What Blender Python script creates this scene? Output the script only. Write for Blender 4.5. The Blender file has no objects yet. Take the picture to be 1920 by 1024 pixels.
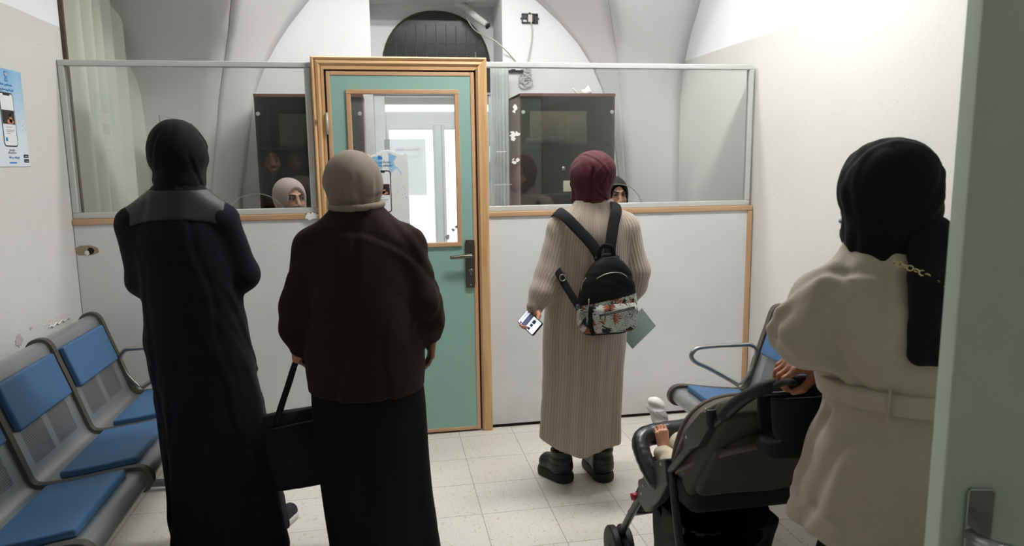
import bpy, math, random
import numpy as np
from mathutils import Vector, Matrix

SC = bpy.context.scene
COL = SC.collection
PI = math.pi
rnd = random.Random(7)

# ------------------------------------------------------------------ camera
CAM_H = 1.5
F_PX, PITCH, YAW, ROLL = 1359.8, 0.1534, 0.17466, -0.01313
def cam_axes():
    cy, sy, cp, sp = math.cos(YAW), math.sin(YAW), math.cos(PITCH), math.sin(PITCH)
    F = Vector((sy*cp, cy*cp, -sp)); R = Vector((cy, -sy, 0)); U = R.cross(F)
    cr, sr = math.cos(ROLL), math.sin(ROLL)
    return F, cr*R+sr*U, -sr*R+cr*U
Fv, Rv, Uv = cam_axes()
cam_data = bpy.data.cameras.new('camera'); cam = bpy.data.objects.new('camera', cam_data); COL.objects.link(cam)
m = Matrix(((Rv.x, Uv.x, -Fv.x, 0), (Rv.y, Uv.y, -Fv.y, 0), (Rv.z, Uv.z, -Fv.z, CAM_H), (0, 0, 0, 1)))
cam.matrix_world = m
cam_data.sensor_width = 36.0; cam_data.lens = F_PX/1920*36.0; cam_data.clip_start = .05
cam_data.dof.use_dof = True; cam_data.dof.focus_distance = 3.3; cam_data.dof.aperture_fstop = 6.0
SC.camera = cam

# ------------------------------------------------------------------ colour management, world, lights
SC.view_settings.view_transform = 'Standard'; SC.view_settings.look = 'None'
SC.view_settings.gamma = 1; SC.view_settings.use_curve_mapping = False
SC.view_settings.exposure = 0.0
SC.cycles.use_denoising = True
SC.cycles.max_bounces = 8; SC.cycles.transparent_max_bounces = 16
W = bpy.data.worlds.new('daylight'); SC.world = W; W.use_nodes = True
W.node_tree.nodes['Background'].inputs[0].default_value = (.93, .96, 1.0, 1)
W.node_tree.nodes['Background'].inputs[1].default_value = 3.2

def area(name, loc, size, sy, power, rot=(0, 0, 0), col=(1, .99, .975), portal=False):
    l = bpy.data.lights.new(name, 'AREA'); l.shape = 'RECTANGLE'; l.size = size; l.size_y = sy
    l.energy = power; l.color = col
    if portal: l.cycles.is_portal = True
    o = bpy.data.objects.new(name, l); o.location = loc; o.rotation_euler = rot; COL.objects.link(o); return o
area('window_daylight_portal', (.38, 5.62, 1.2), .9, 2.2, 1, (-PI/2, 0, 0), portal=True)
LAMP_ROOM = (1.0, 2.95, 3.2); LAMP_OFFICE = (.35, 4.08, 3.02)
area('ceiling_lamp_light', (LAMP_ROOM[0], LAMP_ROOM[1], LAMP_ROOM[2]-.07), 1.2, .3, 50)
area('office_lamp_light', (LAMP_OFFICE[0], LAMP_OFFICE[1], LAMP_OFFICE[2]-.08), 2.2, .12, 38)
area('camera_side_fill', (1.1, -.7, 3.2), .6, .6, 7)  # unseen fill added behind the camera to brighten the near door leaf

# ------------------------------------------------------------------ tags
def tag(o, label=None, cat=None, group=None, kind=None):
    if label: o['label'] = label
    if cat: o['category'] = cat
    if group: o['group'] = group
    if kind: o['kind'] = kind
    return o
def empty(name, loc=(0, 0, 0), rz=0, parent=None):
    o = bpy.data.objects.new(name, None); COL.objects.link(o); o.location = loc; o.rotation_euler = (0, 0, rz)
    o.empty_display_size = .1
    if parent: o.parent = parent
    return o
def copy_tree(o, parent=None):
    c = o.copy(); COL.objects.link(c); c.parent = parent
    for ch in list(o.children): copy_tree(ch, c)
    return c

# ------------------------------------------------------------------ materials
MATS = {}
def mat(name, col, rough=.6, metal=0., spec=.5, sheen=0., bump=None, var=None, coat=0.):
    """bump=(scale, strength, dist), var=(scale, amount)"""
    if name in MATS: return MATS[name]
    M = bpy.data.materials.new(name); M.use_nodes = True; nt = M.node_tree; N = nt.nodes; L = nt.links
    b = N['Principled BSDF']; b.inputs['Base Color'].default_value = (*col, 1)
    b.inputs['Roughness'].default_value = rough; b.inputs['Metallic'].default_value = metal
    b.inputs['Specular IOR Level'].default_value = spec; b.inputs['Sheen Weight'].default_value = sheen
    b.inputs['Coat Weight'].default_value = coat
    tc = N.new('ShaderNodeTexCoord')
    if bump:
        n = N.new('ShaderNodeTexNoise'); n.inputs['Scale'].default_value = bump[0]; n.inputs['Detail'].default_value = 3
        L.new(tc.outputs['Object'], n.inputs['Vector'])
        bp = N.new('ShaderNodeBump'); bp.inputs['Strength'].default_value = bump[1]; bp.inputs['Distance'].default_value = bump[2]
        L.new(n.outputs['Fac'], bp.inputs['Height']); L.new(bp.outputs['Normal'], b.inputs['Normal'])
    if var:
        n = N.new('ShaderNodeTexNoise'); n.inputs['Scale'].default_value = var[0]; n.inputs['Detail'].default_value = 4
        L.new(tc.outputs['Object'], n.inputs['Vector'])
        r = N.new('ShaderNodeValToRGB'); lo = [c*(1-var[1]) for c in col]; hi = [min(1, c*(1+var[1])) for c in col]
        r.color_ramp.elements[0].position = .3; r.color_ramp.elements[0].color = (*lo, 1)
        r.color_ramp.elements[1].position = .7; r.color_ramp.elements[1].color = (*hi, 1)
        L.new(n.outputs['Fac'], r.inputs['Fac']); L.new(r.outputs['Color'], b.inputs['Base Color'])
    MATS[name] = M; return M
def srgb(r, g, b):
    f = lambda c: (c/255/12.92) if c/255 <= .04045 else ((c/255+.055)/1.055)**2.4
    return (f(r), f(g), f(b))
def bsdf(M): return M.node_tree.nodes['Principled BSDF']
class NB:
    """tiny node builder"""
    def __init__(s, name, rough=.6, metal=0., spec=.5):
        s.M = bpy.data.materials.new(name); s.M.use_nodes = True; s.nt = s.M.node_tree; s.b = s.nt.nodes['Principled BSDF']
        s.b.inputs['Roughness'].default_value = rough; s.b.inputs['Metallic'].default_value = metal
        s.b.inputs['Specular IOR Level'].default_value = spec; MATS[name] = s.M
    def n(s, t, **kw):
        x = s.nt.nodes.new('ShaderNode'+t)
        for k, v in kw.items(): setattr(x, k, v)
        return x
    def l(s, a, b): s.nt.links.new(a, b)
    def coord(s, which='Object', scale=(1, 1, 1)):
        tc = s.n('TexCoord'); mp = s.n('Mapping'); mp.inputs['Scale'].default_value = scale
        s.l(tc.outputs[which], mp.inputs['Vector']); return mp.outputs['Vector']
    def noise(s, vec, scale, detail=3, rough=.5):
        x = s.n('TexNoise'); x.inputs['Scale'].default_value = scale; x.inputs['Detail'].default_value = detail
        x.inputs['Roughness'].default_value = rough; s.l(vec, x.inputs['Vector']); return x.outputs['Fac']
    def math(s, op, a, b=None, c=None):
        x = s.n('Math', operation=op)
        for i, v in enumerate((a, b, c)):
            if v is None: continue
            if isinstance(v, (int, float)): x.inputs[i].default_value = v
            else: s.l(v, x.inputs[i])
        return x.outputs[0]
    def ramp(s, fac, stops):
        x = s.n('ValToRGB'); e = x.color_ramp.elements
        while len(e) < len(stops): e.new(.5)
        for i, (p, c) in enumerate(stops):
            e[i].position = p; e[i].color = (*c, 1) if len(c) == 3 else c
        s.l(fac, x.inputs['Fac']); return x.outputs['Color']
    def mix(s, fac, a, b):
        x = s.n('Mix', data_type='RGBA')
        for sock, v in ((x.inputs[0], fac), (x.inputs[6], a), (x.inputs[7], b)):
            if isinstance(v, (int, float)): sock.default_value = v
            elif isinstance(v, tuple): sock.default_value = (*v, 1)
            else: s.l(v, sock)
        return x.outputs[2]
    def bump(s, h, strength, dist):
        x = s.n('Bump'); x.inputs['Strength'].default_value = strength; x.inputs['Distance'].default_value = dist
        s.l(h, x.inputs['Height']); s.l(x.outputs['Normal'], s.b.inputs['Normal'])
    def color(s, c): s.l(c, s.b.inputs['Base Color'])

CREAM = srgb(223, 222, 217); WHITE = srgb(244, 246, 248)
def wall_mat(name, split=2.17, CREAM=CREAM, WHITE=WHITE):
    k = NB(name, .42, spec=.45)
    v = k.coord('Object'); sep = k.n('SeparateXYZ'); k.l(v, sep.inputs[0])
    wob = k.noise(v, 1.3, 3); z = k.math('ADD', sep.outputs['Z'], k.math('MULTIPLY', wob, .012))
    up = k.math('GREATER_THAN', z, split+.006)
    mott = k.ramp(k.noise(v, 2.2, 5, .6), [(.3, tuple(c*.955 for c in CREAM)), (.7, CREAM)])
    # faint scuffs low on the wall
    sc = k.noise(k.coord('Object', (1, 1, 3)), 9, 6, .7); scm = k.math('MULTIPLY', k.math('GREATER_THAN', sc, .66), .16)
    low = k.mix(scm, mott, srgb(150, 145, 135))
    k.color(k.mix(up, low, WHITE))
    k.l(k.math('ADD', k.math('MULTIPLY', up, .35), .4), k.b.inputs['Roughness'])
    k.bump(k.math('ADD', k.math('MULTIPLY', k.noise(v, 7, 4), .7), k.noise(v, 60, 2)), .12, .005)
    return k.M
M_WALL = wall_mat('painted_plaster')
M_VAULT = wall_mat('vault_plaster', 2.12, srgb(226, 227, 225), srgb(229, 230, 231))
M_CEIL = mat('white_plaster', WHITE, .8, bump=(6, .4, .01), var=(3, .02))
M_PANEL = None
def panel_mat():
    k = NB('white_laminate_panel', .38)
    v = k.coord('Object'); base = k.ramp(k.noise(v, 3, 4), [(.3, srgb(226, 228, 228)), (.7, srgb(234, 235, 235))])
    s1 = k.noise(k.coord('Object', (3, 3, 14)), 5, 7, .75)
    m1 = k.math('MULTIPLY', k.math('GREATER_THAN', s1, .665), .22)
    sep = k.n('SeparateXYZ'); k.l(v, sep.inputs[0])
    lowz = k.math('MULTIPLY', k.math('SUBTRACT', .22, sep.outputs['Z']), k.math('MULTIPLY', k.noise(v, 11, 5), 3.2))
    lowc = k.n('Clamp'); k.l(lowz, lowc.inputs[0])
    c = k.mix(m1, base, srgb(120, 116, 110)); c = k.mix(k.math('MULTIPLY', lowc.outputs[0], .75), c, srgb(140, 134, 120))
    k.color(c); return k.M
M_PANEL = panel_mat()
def pine_mat(name, axis, base=srgb(214, 173, 124), dark=srgb(180, 126, 80), light=srgb(230, 194, 148), knots=True, rough=.38):
    k = NB(name, rough)
    sc = [9, 9, 9]; sc[axis] = .55
    v = k.coord('Object', tuple(sc)); n1 = k.noise(v, 2.2, 4, .55)
    w = k.math('FRACT', k.math('MULTIPLY', n1, 2.6)); w = k.math('ABSOLUTE', k.math('SUBTRACT', w, .5))
    c = k.ramp(w, [(0, dark), (.16, base), (.5, light)])
    c = k.mix(.62, c, base)
    if knots:
        sk = [11, 0, 11]; sk[axis] = 4.5
        vo = k.n('TexVoronoi'); vo.inputs['Scale'].default_value = 1.0; k.l(k.coord('Object', tuple(sk)), vo.inputs['Vector'])
        kn = k.ramp(vo.outputs['Distance'], [(0, (1, 1, 1)), (.05, (.8, .8, .8)), (.10, (0, 0, 0))])
        c = k.mix(kn, c, srgb(96, 48, 24))
    k.color(c); return k.M
M_PINE_V = pine_mat('pine_upright', 2); M_PINE_H = pine_mat('pine_rail', 0)
M_TRIM_H = pine_mat('beech_trim_rail', 0, srgb(203, 163, 124), srgb(182, 138, 98), srgb(214, 178, 140), False)
M_TRIM_V = pine_mat('beech_trim_upright', 2, srgb(203, 163, 124), srgb(182, 138, 98), srgb(214, 178, 140), False)
M_ALU = mat('white_aluminium', srgb(205, 207, 203), .35, spec=.6)
M_GREEN = mat('sea_green_laminate', srgb(146, 183, 173), .42, var=(4, .03))
M_GREEN2 = mat('sage_green_door_paint', srgb(186, 201, 184), .5, var=(3, .03), bump=(90, .15, .002))
M_BLACK = mat('black_plastic', srgb(22, 22, 24), .35)
M_SHADE = mat('painted_shade', srgb(30, 22, 18), .8)  # dark colour standing for the shade in gaps and the hole
M_CHROME = mat('satin_steel', srgb(170, 170, 168), .28, 1.0)
M_GUNMETAL = mat('aged_nickel', srgb(122, 116, 110), .32, 1.0)
def floor_mat():
    k = NB('terrazzo_tiles', .3)
    v = k.coord('Object'); sep = k.n('SeparateXYZ'); k.l(v, sep.inputs[0])
    def line(axis, off):
        u = k.math('DIVIDE', k.math('SUBTRACT', sep.outputs[axis], off), .30)
        f = k.math('FRACT', k.math('ADD', u, 100.0)); e = k.math('MINIMUM', f, k.math('SUBTRACT', 1.0, f))
        return k.math('FLOOR', u), k.math('MULTIPLY', e, .30)
    cx, ex = line('X', .369); cy, ey = line('Y', 3.805)
    wn = k.n('TexWhiteNoise', noise_dimensions='2D'); cm = k.n('CombineXYZ'); k.l(cx, cm.inputs[0]); k.l(cy, cm.inputs[1]); k.l(cm.outputs[0], wn.inputs['Vector'])
    tint = k.ramp(wn.outputs['Value'], [(0, srgb(222, 218, 208)), (.5, srgb(226, 222, 213)), (1, srgb(229, 226, 219))])
    big = k.noise(v, 6, 5, .6); tint = k.mix(k.math('MULTIPLY', big, .35), tint, srgb(205, 198, 182))
    def chips(scale, thr, colr, amt, c):
        vo = k.n('TexVoronoi'); vo.inputs['Scale'].default_value = scale; k.l(v, vo.inputs['Vector'])
        h = k.n('SeparateColor'); k.l(vo.outputs['Color'], h.inputs[0])
        n = k.math('ADD', vo.outputs['Distance'], k.math('MULTIPLY', k.noise(v, scale*2.5, 3), .25))
        msk = k.math('MULTIPLY', k.math('LESS_THAN', n, .34), k.math('GREATER_THAN', h.outputs[0], thr))
        return k.mix(k.math('MULTIPLY', msk, amt), c, colr)
    c = chips(55, .62, srgb(176, 164, 140), .55, tint)
    c = chips(90, .70, srgb(128, 120, 106), .5, c)
    c = chips(30, .80, srgb(196, 180, 148), .5, c); c = chips(70, .75, srgb(176, 174, 164), .5, c)
    c = chips(140, .6, srgb(248, 246, 240), .6, c)
    e = k.math('MINIMUM', ex, ey); g = k.math('LESS_THAN', k.math('ADD', e, k.math('MULTIPLY', k.noise(v, 30, 3), .0016)), .0022)
    c = k.mix(k.math('MULTIPLY', g, .62), c, srgb(80, 72, 60)); k.color(c)
    k.l(k.math('ADD', .24, k.math('MULTIPLY', big, .2)), k.b.inputs['Roughness'])
    k.bump(k.math('SUBTRACT', 1.0, g), .4, .002); return k.M
M_FLOOR = floor_mat()
def glass_mat(name, tint=(.97, .985, .98), ior=1.62, frost=0.0):
    M = bpy.data.materials.new(name); M.use_nodes = True; nt = M.node_tree; nt.nodes.clear()
    o = nt.nodes.new('ShaderNodeOutputMaterial'); t = nt.nodes.new('ShaderNodeBsdfTransparent'); t.inputs[0].default_value = (*tint, 1)
    g = nt.nodes.new('ShaderNodeBsdfGlossy'); g.inputs['Roughness'].default_value = .015; g.inputs[0].default_value = (1, 1, 1, 1)
    f = nt.nodes.new('ShaderNodeFresnel'); f.inputs[0].default_value = ior; mx = nt.nodes.new('ShaderNodeMixShader')
    L = nt.links.new; L(f.outputs[0], mx.inputs[0]); L(t.outputs[0], mx.inputs[1]); L(g.outputs[0], mx.inputs[2])
    last = mx
    if frost:
        d = nt.nodes.new('ShaderNodeBsdfDiffuse'); d.inputs[0].default_value = (.8, .8, .8, 1)
        tc = nt.nodes.new('ShaderNodeTexCoord'); n = nt.nodes.new('ShaderNodeTexNoise'); n.inputs['Scale'].default_value = 3; n.inputs['Detail'].default_value = 6
        L(tc.outputs['Object'], n.inputs['Vector'])
        mm = nt.nodes.new('ShaderNodeMath'); mm.operation = 'MULTIPLY'; mm.inputs[1].default_value = frost; L(n.outputs['Fac'], mm.inputs[0])
        m2 = nt.nodes.new('ShaderNodeMixShader'); L(mm.outputs[0], m2.inputs[0]); L(mx.outputs[0], m2.inputs[1]); L(d.outputs[0], m2.inputs[2]); last = m2
    L(last.outputs[0], o.inputs[0]); MATS[name] = M; return M
M_GLASS = glass_mat('window_glass', frost=.05)
M_SMOKE = glass_mat('smoked_glass', (.80, .80, .77), 1.5)
def attr_mat(name, rough=.6, sheen=0., sss=0., bump=None, spec=.5):
    k = NB(name, rough, spec=spec); a = k.n('Attribute', attribute_name='Col'); k.color(a.outputs['Color'])
    k.b.inputs['Sheen Weight'].default_value = sheen
    if sss:
        k.b.inputs['Subsurface Weight'].default_value = sss; k.b.inputs['Subsurface Radius'].default_value = (.012, .005, .003); k.b.inputs['Subsurface Scale'].default_value = .5
    if bump: k.bump(k.noise(k.coord('Object'), bump[0], 3), bump[1], bump[2])
    return k.M
M_SKIN = attr_mat('skin', .48, sss=.12, spec=.4)
M_PRINT = attr_mat('printed_colour', .5)
# ------------------------------------------------------------------ mesh builder
def raw_mesh(name, V, Fc, mats, fm=None, smooth=True, parent=None, cols=None, attrs=None):
    me = bpy.data.meshes.new(name); V = np.asarray(V, dtype=np.float32).reshape(-1, 3)
    if isinstance(Fc, np.ndarray):
        n = len(Fc); w = Fc.shape[1]; me.vertices.add(len(V)); me.vertices.foreach_set('co', V.ravel())
        me.loops.add(n*w); me.loops.foreach_set('vertex_index', Fc.astype(np.int32).ravel())
        me.polygons.add(n); me.polygons.foreach_set('loop_start', np.arange(0, n*w, w, dtype=np.int32))
        me.update(calc_edges=True)
    else:
        me.from_pydata([tuple(map(float, v)) for v in V], [], Fc); me.update()
    mats = mats if isinstance(mats, (list, tuple)) else [mats]
    for q in mats: me.materials.append(q)
    if fm is not None: me.polygons.foreach_set('material_index', np.asarray(fm, dtype=np.int32))
    if smooth: me.polygons.foreach_set('use_smooth', np.ones(len(me.polygons), dtype=bool))
    if cols is not None:
        a = me.color_attributes.new('Col', 'FLOAT_COLOR', 'POINT'); c = np.ones((len(V), 4), np.float32); c[:, :3] = cols
        a.data.foreach_set('color', c.ravel())
    for k, v in (attrs or {}).items():
        a = me.attributes.new(k, 'FLOAT', 'POINT'); a.data.foreach_set('value', np.asarray(v, np.float32))
    o = bpy.data.objects.new(name, me); COL.objects.link(o)
    if parent: o.parent = parent
    return o
def catmull(pts, n=6, closed=False):
    P = [Vector(p) for p in pts]; out = []; N = len(P)
    for i in range(N if closed else N-1):
        g = (lambda j: P[j % N]) if closed else (lambda j: P[max(0, min(N-1, j))])
        a, b, c, d = g(i-1), g(i), g(i+1), g(i+2)
        for k in range(n):
            t = k/n; out.append(.5*((2*b)+(c-a)*t+(2*a-5*b+4*c-d)*t*t+(3*b-a-3*c+d)*t**3))
    if not closed: out.append(P[-1])
    return out
class MB:
    def __init__(s): s.v = []; s.f = []; s.m = []
    def add(s, V, Fs, mi=0):
        b = len(s.v); s.v += [tuple(v) for v in V]; s.f += [tuple(i+b for i in f) for f in Fs]; s.m += [mi]*len(Fs); return s
    def box(s, lo, hi, mi=0, M=None):
        x0, y0, z0 = lo; x1, y1, z1 = hi
        V = [(x0, y0, z0), (x1, y0, z0), (x1, y1, z0), (x0, y1, z0), (x0, y0, z1), (x1, y0, z1), (x1, y1, z1), (x0, y1, z1)]
        if M is not None: V = [M @ Vector(v) for v in V]
        return s.add(V, [(0, 3, 2, 1), (4, 5, 6, 7), (0, 1, 5, 4), (1, 2, 6, 5), (2, 3, 7, 6), (3, 0, 4, 7)], mi)
    def prism(s, poly, fn, a, b, mi=0):
        """poly: 2D outline, fn(u, v, w) -> 3D; extruded from w=a to w=b"""
        n = len(poly); V = [fn(u, v, a) for u, v in poly]+[fn(u, v, b) for u, v in poly]
        Fs = [tuple(range(n)), tuple(range(2*n-1, n-1, -1))]+[(i, i+n, (i+1) % n+n, (i+1) % n) for i in range(n)]
        return s.add(V, Fs, mi)
    def tube(s, pts, r, n=10, closed=False, smooth=0, mi=0, flat=None, up=None):
        P = catmull(pts, smooth, closed) if smooth else [Vector(p) for p in pts]; N = len(P)
        rs = r if isinstance(r, (list, tuple)) else None
        V = []; prev = None
        for i, p in enumerate(P):
            t = (P[(i+1) % N]-P[i-1]) if closed else (P[min(N-1, i+1)]-P[max(0, i-1)])
            t.normalize()
            if prev is None:
                a = Vector(up) if up else (Vector((0, 0, 1)) if abs(t.z) < .9 else Vector((1, 0, 0)))
            else: a = prev
            a = a-t*a.dot(t)
            if a.length < 1e-5: a = Vector((1, 0, 0))-t*t.x
            a.normalize(); prev = a; b = t.cross(a)
            if rs: q = i/(N-1)*(len(rs)-1); j = min(int(q), len(rs)-2); rr = rs[j]+(rs[j+1]-rs[j])*(q-j)
            else: rr = r
            ra, rb = (rr, rr) if flat is None else (rr*flat, rr)
            for k in range(n):
                th = 2*PI*k/n; V.append(p+a*math.cos(th)*ra+b*math.sin(th)*rb)
        Fs = []
        for i in range(N if closed else N-1):
            j = (i+1) % N
            for k in range(n): Fs.append((i*n+k, i*n+(k+1) % n, j*n+(k+1) % n, j*n+k))
        if not closed: Fs += [tuple(range(n-1, -1, -1)), tuple(range((N-1)*n, N*n))]
        return s.add(V, Fs, mi)
    def cyl(s, p0, p1, r0, r1=None, n=20, mi=0): return s.tube([p0, p1], [r0, r0 if r1 is None else r1], n, mi=mi)
    def lathe(s, prof, c, axis=(0, 0, 1), n=24, mi=0):
        """prof: (radius, height) along axis"""
        ax = Vector(axis).normalized(); a = Vector((1, 0, 0)) if abs(ax.x) < .9 else Vector((0, 1, 0)); a = (a-ax*a.dot(ax)).normalized(); b = ax.cross(a)
        V = []
        for r, h in prof:
            for k in range(n): th = 2*PI*k/n; V.append(Vector(c)+ax*h+(a*math.cos(th)+b*math.sin(th))*r)
        Fs = [(i*n+k, i*n+(k+1) % n, (i+1)*n+(k+1) % n, (i+1)*n+k) for i in range(len(prof)-1) for k in range(n)]
        Fs += [tuple(range(n-1, -1, -1)), tuple(range((len(prof)-1)*n, len(prof)*n))]
        return s.add(V, Fs, mi)
    def torus(s, c, R, r, axis=(0, 0, 1), n=28, k=8, mi=0):
        ax = Vector(axis).normalized(); a = Vector((1, 0, 0)) if abs(ax.x) < .9 else Vector((0, 1, 0)); a = (a-ax*a.dot(ax)).normalized(); b = ax.cross(a)
        return s.tube([Vector(c)+(a*math.cos(2*PI*i/n)+b*math.sin(2*PI*i/n))*R for i in range(n)], r, k, True, mi=mi, up=tuple(ax))
    def build(s, name, mats, parent=None, bevel=0, smooth=False, seg=2):
        o = raw_mesh(name, s.v, s.f, mats, s.m, smooth, parent)
        if bevel:
            b = o.modifiers.new('bevel', 'BEVEL'); b.width = bevel; b.segments = seg; b.limit_method = 'ANGLE'; b.angle_limit = math.radians(50)
            o.data.polygons.foreach_set('use_smooth', np.ones(len(o.data.polygons), dtype=bool))
            try: b.harden_normals = False
            except Exception: pass
            w = o.modifiers.new('wn', 'WEIGHTED_NORMAL'); w.keep_sharp = True
        return o
def tubes(name, mt, parent, lst, **kw):
    b = MB()
    for pts, r in lst: b.tube(pts, r, **kw)
    return b.build(name, mt, parent, smooth=True)

# ------------------------------------------------------------------ text (Arabic letters joined by hand: Blender lays glyphs left to right)
AR = {'ا': 'FE8D FE8E', 'أ': 'FE83 FE84', 'ب': 'FE8F FE90 FE91 FE92', 'ت': 'FE95 FE96 FE97 FE98', 'ة': 'FE93 FE94', 'ج': 'FE9D FE9E FE9F FEA0', 'ح': 'FEA1 FEA2 FEA3 FEA4',
      'خ': 'FEA5 FEA6 FEA7 FEA8', 'د': 'FEA9 FEAA', 'ذ': 'FEAB FEAC', 'ر': 'FEAD FEAE', 'ز': 'FEAF FEB0', 'س': 'FEB1 FEB2 FEB3 FEB4', 'ش': 'FEB5 FEB6 FEB7 FEB8', 'ص': 'FEB9 FEBA FEBB FEBC',
      'ط': 'FEC1 FEC2 FEC3 FEC4', 'ع': 'FEC9 FECA FECB FECC', 'ف': 'FED1 FED2 FED3 FED4', 'ق': 'FED5 FED6 FED7 FED8', 'ك': 'FED9 FEDA FEDB FEDC', 'ل': 'FEDD FEDE FEDF FEE0', 'م': 'FEE1 FEE2 FEE3 FEE4',
      'ن': 'FEE5 FEE6 FEE7 FEE8', 'ه': 'FEE9 FEEA FEEB FEEC', 'و': 'FEED FEEE', 'ي': 'FEF1 FEF2 FEF3 FEF4'}
def shape_ar(t):
    out = []
    for w in t.split(' '):
        r = []
        for i, ch in enumerate(w):
            if ch not in AR: r.append(ch); continue
            fm = [chr(int(x, 16)) for x in AR[ch].split()]
            prev = i > 0 and w[i-1] in AR and len(AR[w[i-1]].split()) == 4
            nxt = i+1 < len(w) and w[i+1] in AR and len(fm) == 4
            r.append(fm[0] if not prev and not nxt else fm[1] if prev and not nxt else fm[2] if nxt and not prev else fm[3])
        out.append(''.join(reversed(r)))
    return ' '.join(reversed(out))
def text(name, s, size, mt, parent, M, depth=.0004, align='CENTER'):
    cu = bpy.data.curves.new('t', 'FONT'); cu.body = s; cu.size = size; cu.align_x = align; cu.extrude = depth
    o = bpy.data.objects.new('t', cu); COL.objects.link(o); bpy.context.view_layer.update()
    me = bpy.data.meshes.new_from_object(o.evaluated_get(bpy.context.evaluated_depsgraph_get()))
    bpy.data.objects.remove(o); me.materials.clear(); me.materials.append(mt); me.transform(M)
    q = bpy.data.objects.new(name, me); COL.objects.link(q); q.parent = parent; return q

# ------------------------------------------------------------------ implicit surfaces for bodies and cloth
class Field:
    def __init__(s, lo, hi, h):
        s.lo = np.array(lo, float); s.h = h; n = np.ceil((np.array(hi)-s.lo)/h).astype(int)+1; s.n = n
        s.ax = [(s.lo[i]+h*np.arange(n[i])).astype(np.float32) for i in range(3)]
        s.D = np.full(tuple(n), .3, np.float32)
    def sl(s, lo, hi):
        r = []
        for i in range(3):
            a = int(max(0, math.floor((lo[i]-s.lo[i])/s.h))); b = int(min(s.n[i], math.ceil((hi[i]-s.lo[i])/s.h)+1)); r.append(slice(a, max(a, b)))
        return tuple(r)
    def put(s, fn, lo, hi, k=.0, sub=False):
        pad = k+.025; S = s.sl([v-pad for v in lo], [v+pad for v in hi])
        X = s.ax[0][S[0]][:, None, None]; Y = s.ax[1][S[1]][None, :, None]; Z = s.ax[2][S[2]][None, None, :]
        if X.size == 0 or Y.size == 0 or Z.size == 0: return s
        d = fn(X, Y, Z).astype(np.float32); A = s.D[S]
        if sub:
            if k: hh = np.clip(.5-.5*(A+d)/k, 0, 1); s.D[S] = A*(1-hh)+(-d)*hh+k*hh*(1-hh)
            else: s.D[S] = np.maximum(A, -d)
        else:
            if k: hh = np.clip(.5+.5*(A-d)/k, 0, 1); s.D[S] = A*(1-hh)+d*hh-k*hh*(1-hh)
            else: s.D[S] = np.minimum(A, d)
        return s
    def rc(s, a, b, ra, rb=None, k=.02, sub=False):
        rb = ra if rb is None else rb; a = np.array(a, float); b = np.array(b, float); ab = b-a; L = max(1e-9, ab@ab); R = max(ra, rb)
        def fn(X, Y, Z):
            px, py, pz = X-a[0], Y-a[1], Z-a[2]; t = np.clip((px*ab[0]+py*ab[1]+pz*ab[2])/L, 0, 1)
            return np.sqrt((px-ab[0]*t)**2+(py-ab[1]*t)**2+(pz-ab[2]*t)**2)-(ra+(rb-ra)*t)
        return s.put(fn, np.minimum(a, b)-R, np.maximum(a, b)+R, k, sub)
    def chain(s, pts, rs, k=.02):
        for i in range(len(pts)-1): s.rc(pts[i], pts[i+1], rs[i], rs[i+1], k)
        return s
    def ell(s, c, r, k=.02, sub=False, M=None):
        c = np.array(c, float); r = np.array(r, float); R = r.max() if M is not None else r
        def fn(X, Y, Z):
            x, y, z = X-c[0], Y-c[1], Z-c[2]
            if M is not None: x, y, z = M[0][0]*x+M[1][0]*y+M[2][0]*z, M[0][1]*x+M[1][1]*y+M[2][1]*z, M[0][2]*x+M[1][2]*y+M[2][2]*z
            k0 = np.sqrt((x/r[0])**2+(y/r[1])**2+(z/r[2])**2); k1 = np.sqrt((x/r[0]**2)**2+(y/r[1]**2)**2+(z/r[2]**2)**2)+1e-9
            return k0*(k0-1)/k1
        return s.put(fn, c-R, c+R, k, sub)
    def loft(s, T, k=.02, sub=False, ex=2.0, sm=.05):
        T = sorted(T); zs = np.array([t[0] for t in T]); q = np.linspace(zs[0], zs[-1], 300); w = max(1, int(sm/((zs[-1]-zs[0])/299)))
        cols = []
        for j in range(1, 5):
            v = np.interp(q, zs, [t[j] for t in T]); vp = np.pad(v, w, mode='edge'); cols.append(np.convolve(vp, np.ones(2*w+1)/(2*w+1), 'valid'))
        T2 = np.array(T); lo = [(T2[:, 1]-T2[:, 3]).min(), (T2[:, 2]-T2[:, 4]).min(), zs[0]]; hi = [(T2[:, 1]+T2[:, 3]).max(), (T2[:, 2]+T2[:, 4]).max(), zs[-1]]
        def fn(X, Y, Z):
            cx, cy, a, b = [np.interp(Z.ravel(), q, c).reshape(Z.shape) for c in cols]
            x = np.abs(X-cx); y = np.abs(Y-cy)
            if ex == 2.0:
                k0 = np.sqrt((x/a)**2+(y/b)**2); k1 = np.sqrt((x/a**2)**2+(y/b**2)**2)+1e-6; d = k0*(k0-1)/k1
            else:
                k0 = ((x/a)**ex+(y/b)**ex)**(1/ex); d = (k0-1)*np.minimum(a, b)
            return np.maximum(d, np.maximum(zs[0]-Z, Z-zs[-1]))
        return s.put(fn, lo, hi, k, sub)
    def warp(s, fn):
        m = np.abs(s.D) < .05; I = np.nonzero(m); X, Y, Z = s.ax[0][I[0]], s.ax[1][I[1]], s.ax[2][I[2]]
        s.D[I] += fn(X, Y, Z).astype(np.float32); return s
    def clipz(s, z0=None, z1=None):
        Z = s.ax[2][None, None, :]
        if z0 is not None: s.D = np.maximum(s.D, (z0-Z)+0*s.D)
        if z1 is not None: s.D = np.maximum(s.D, (Z-z1)+0*s.D)
        return s
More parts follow.
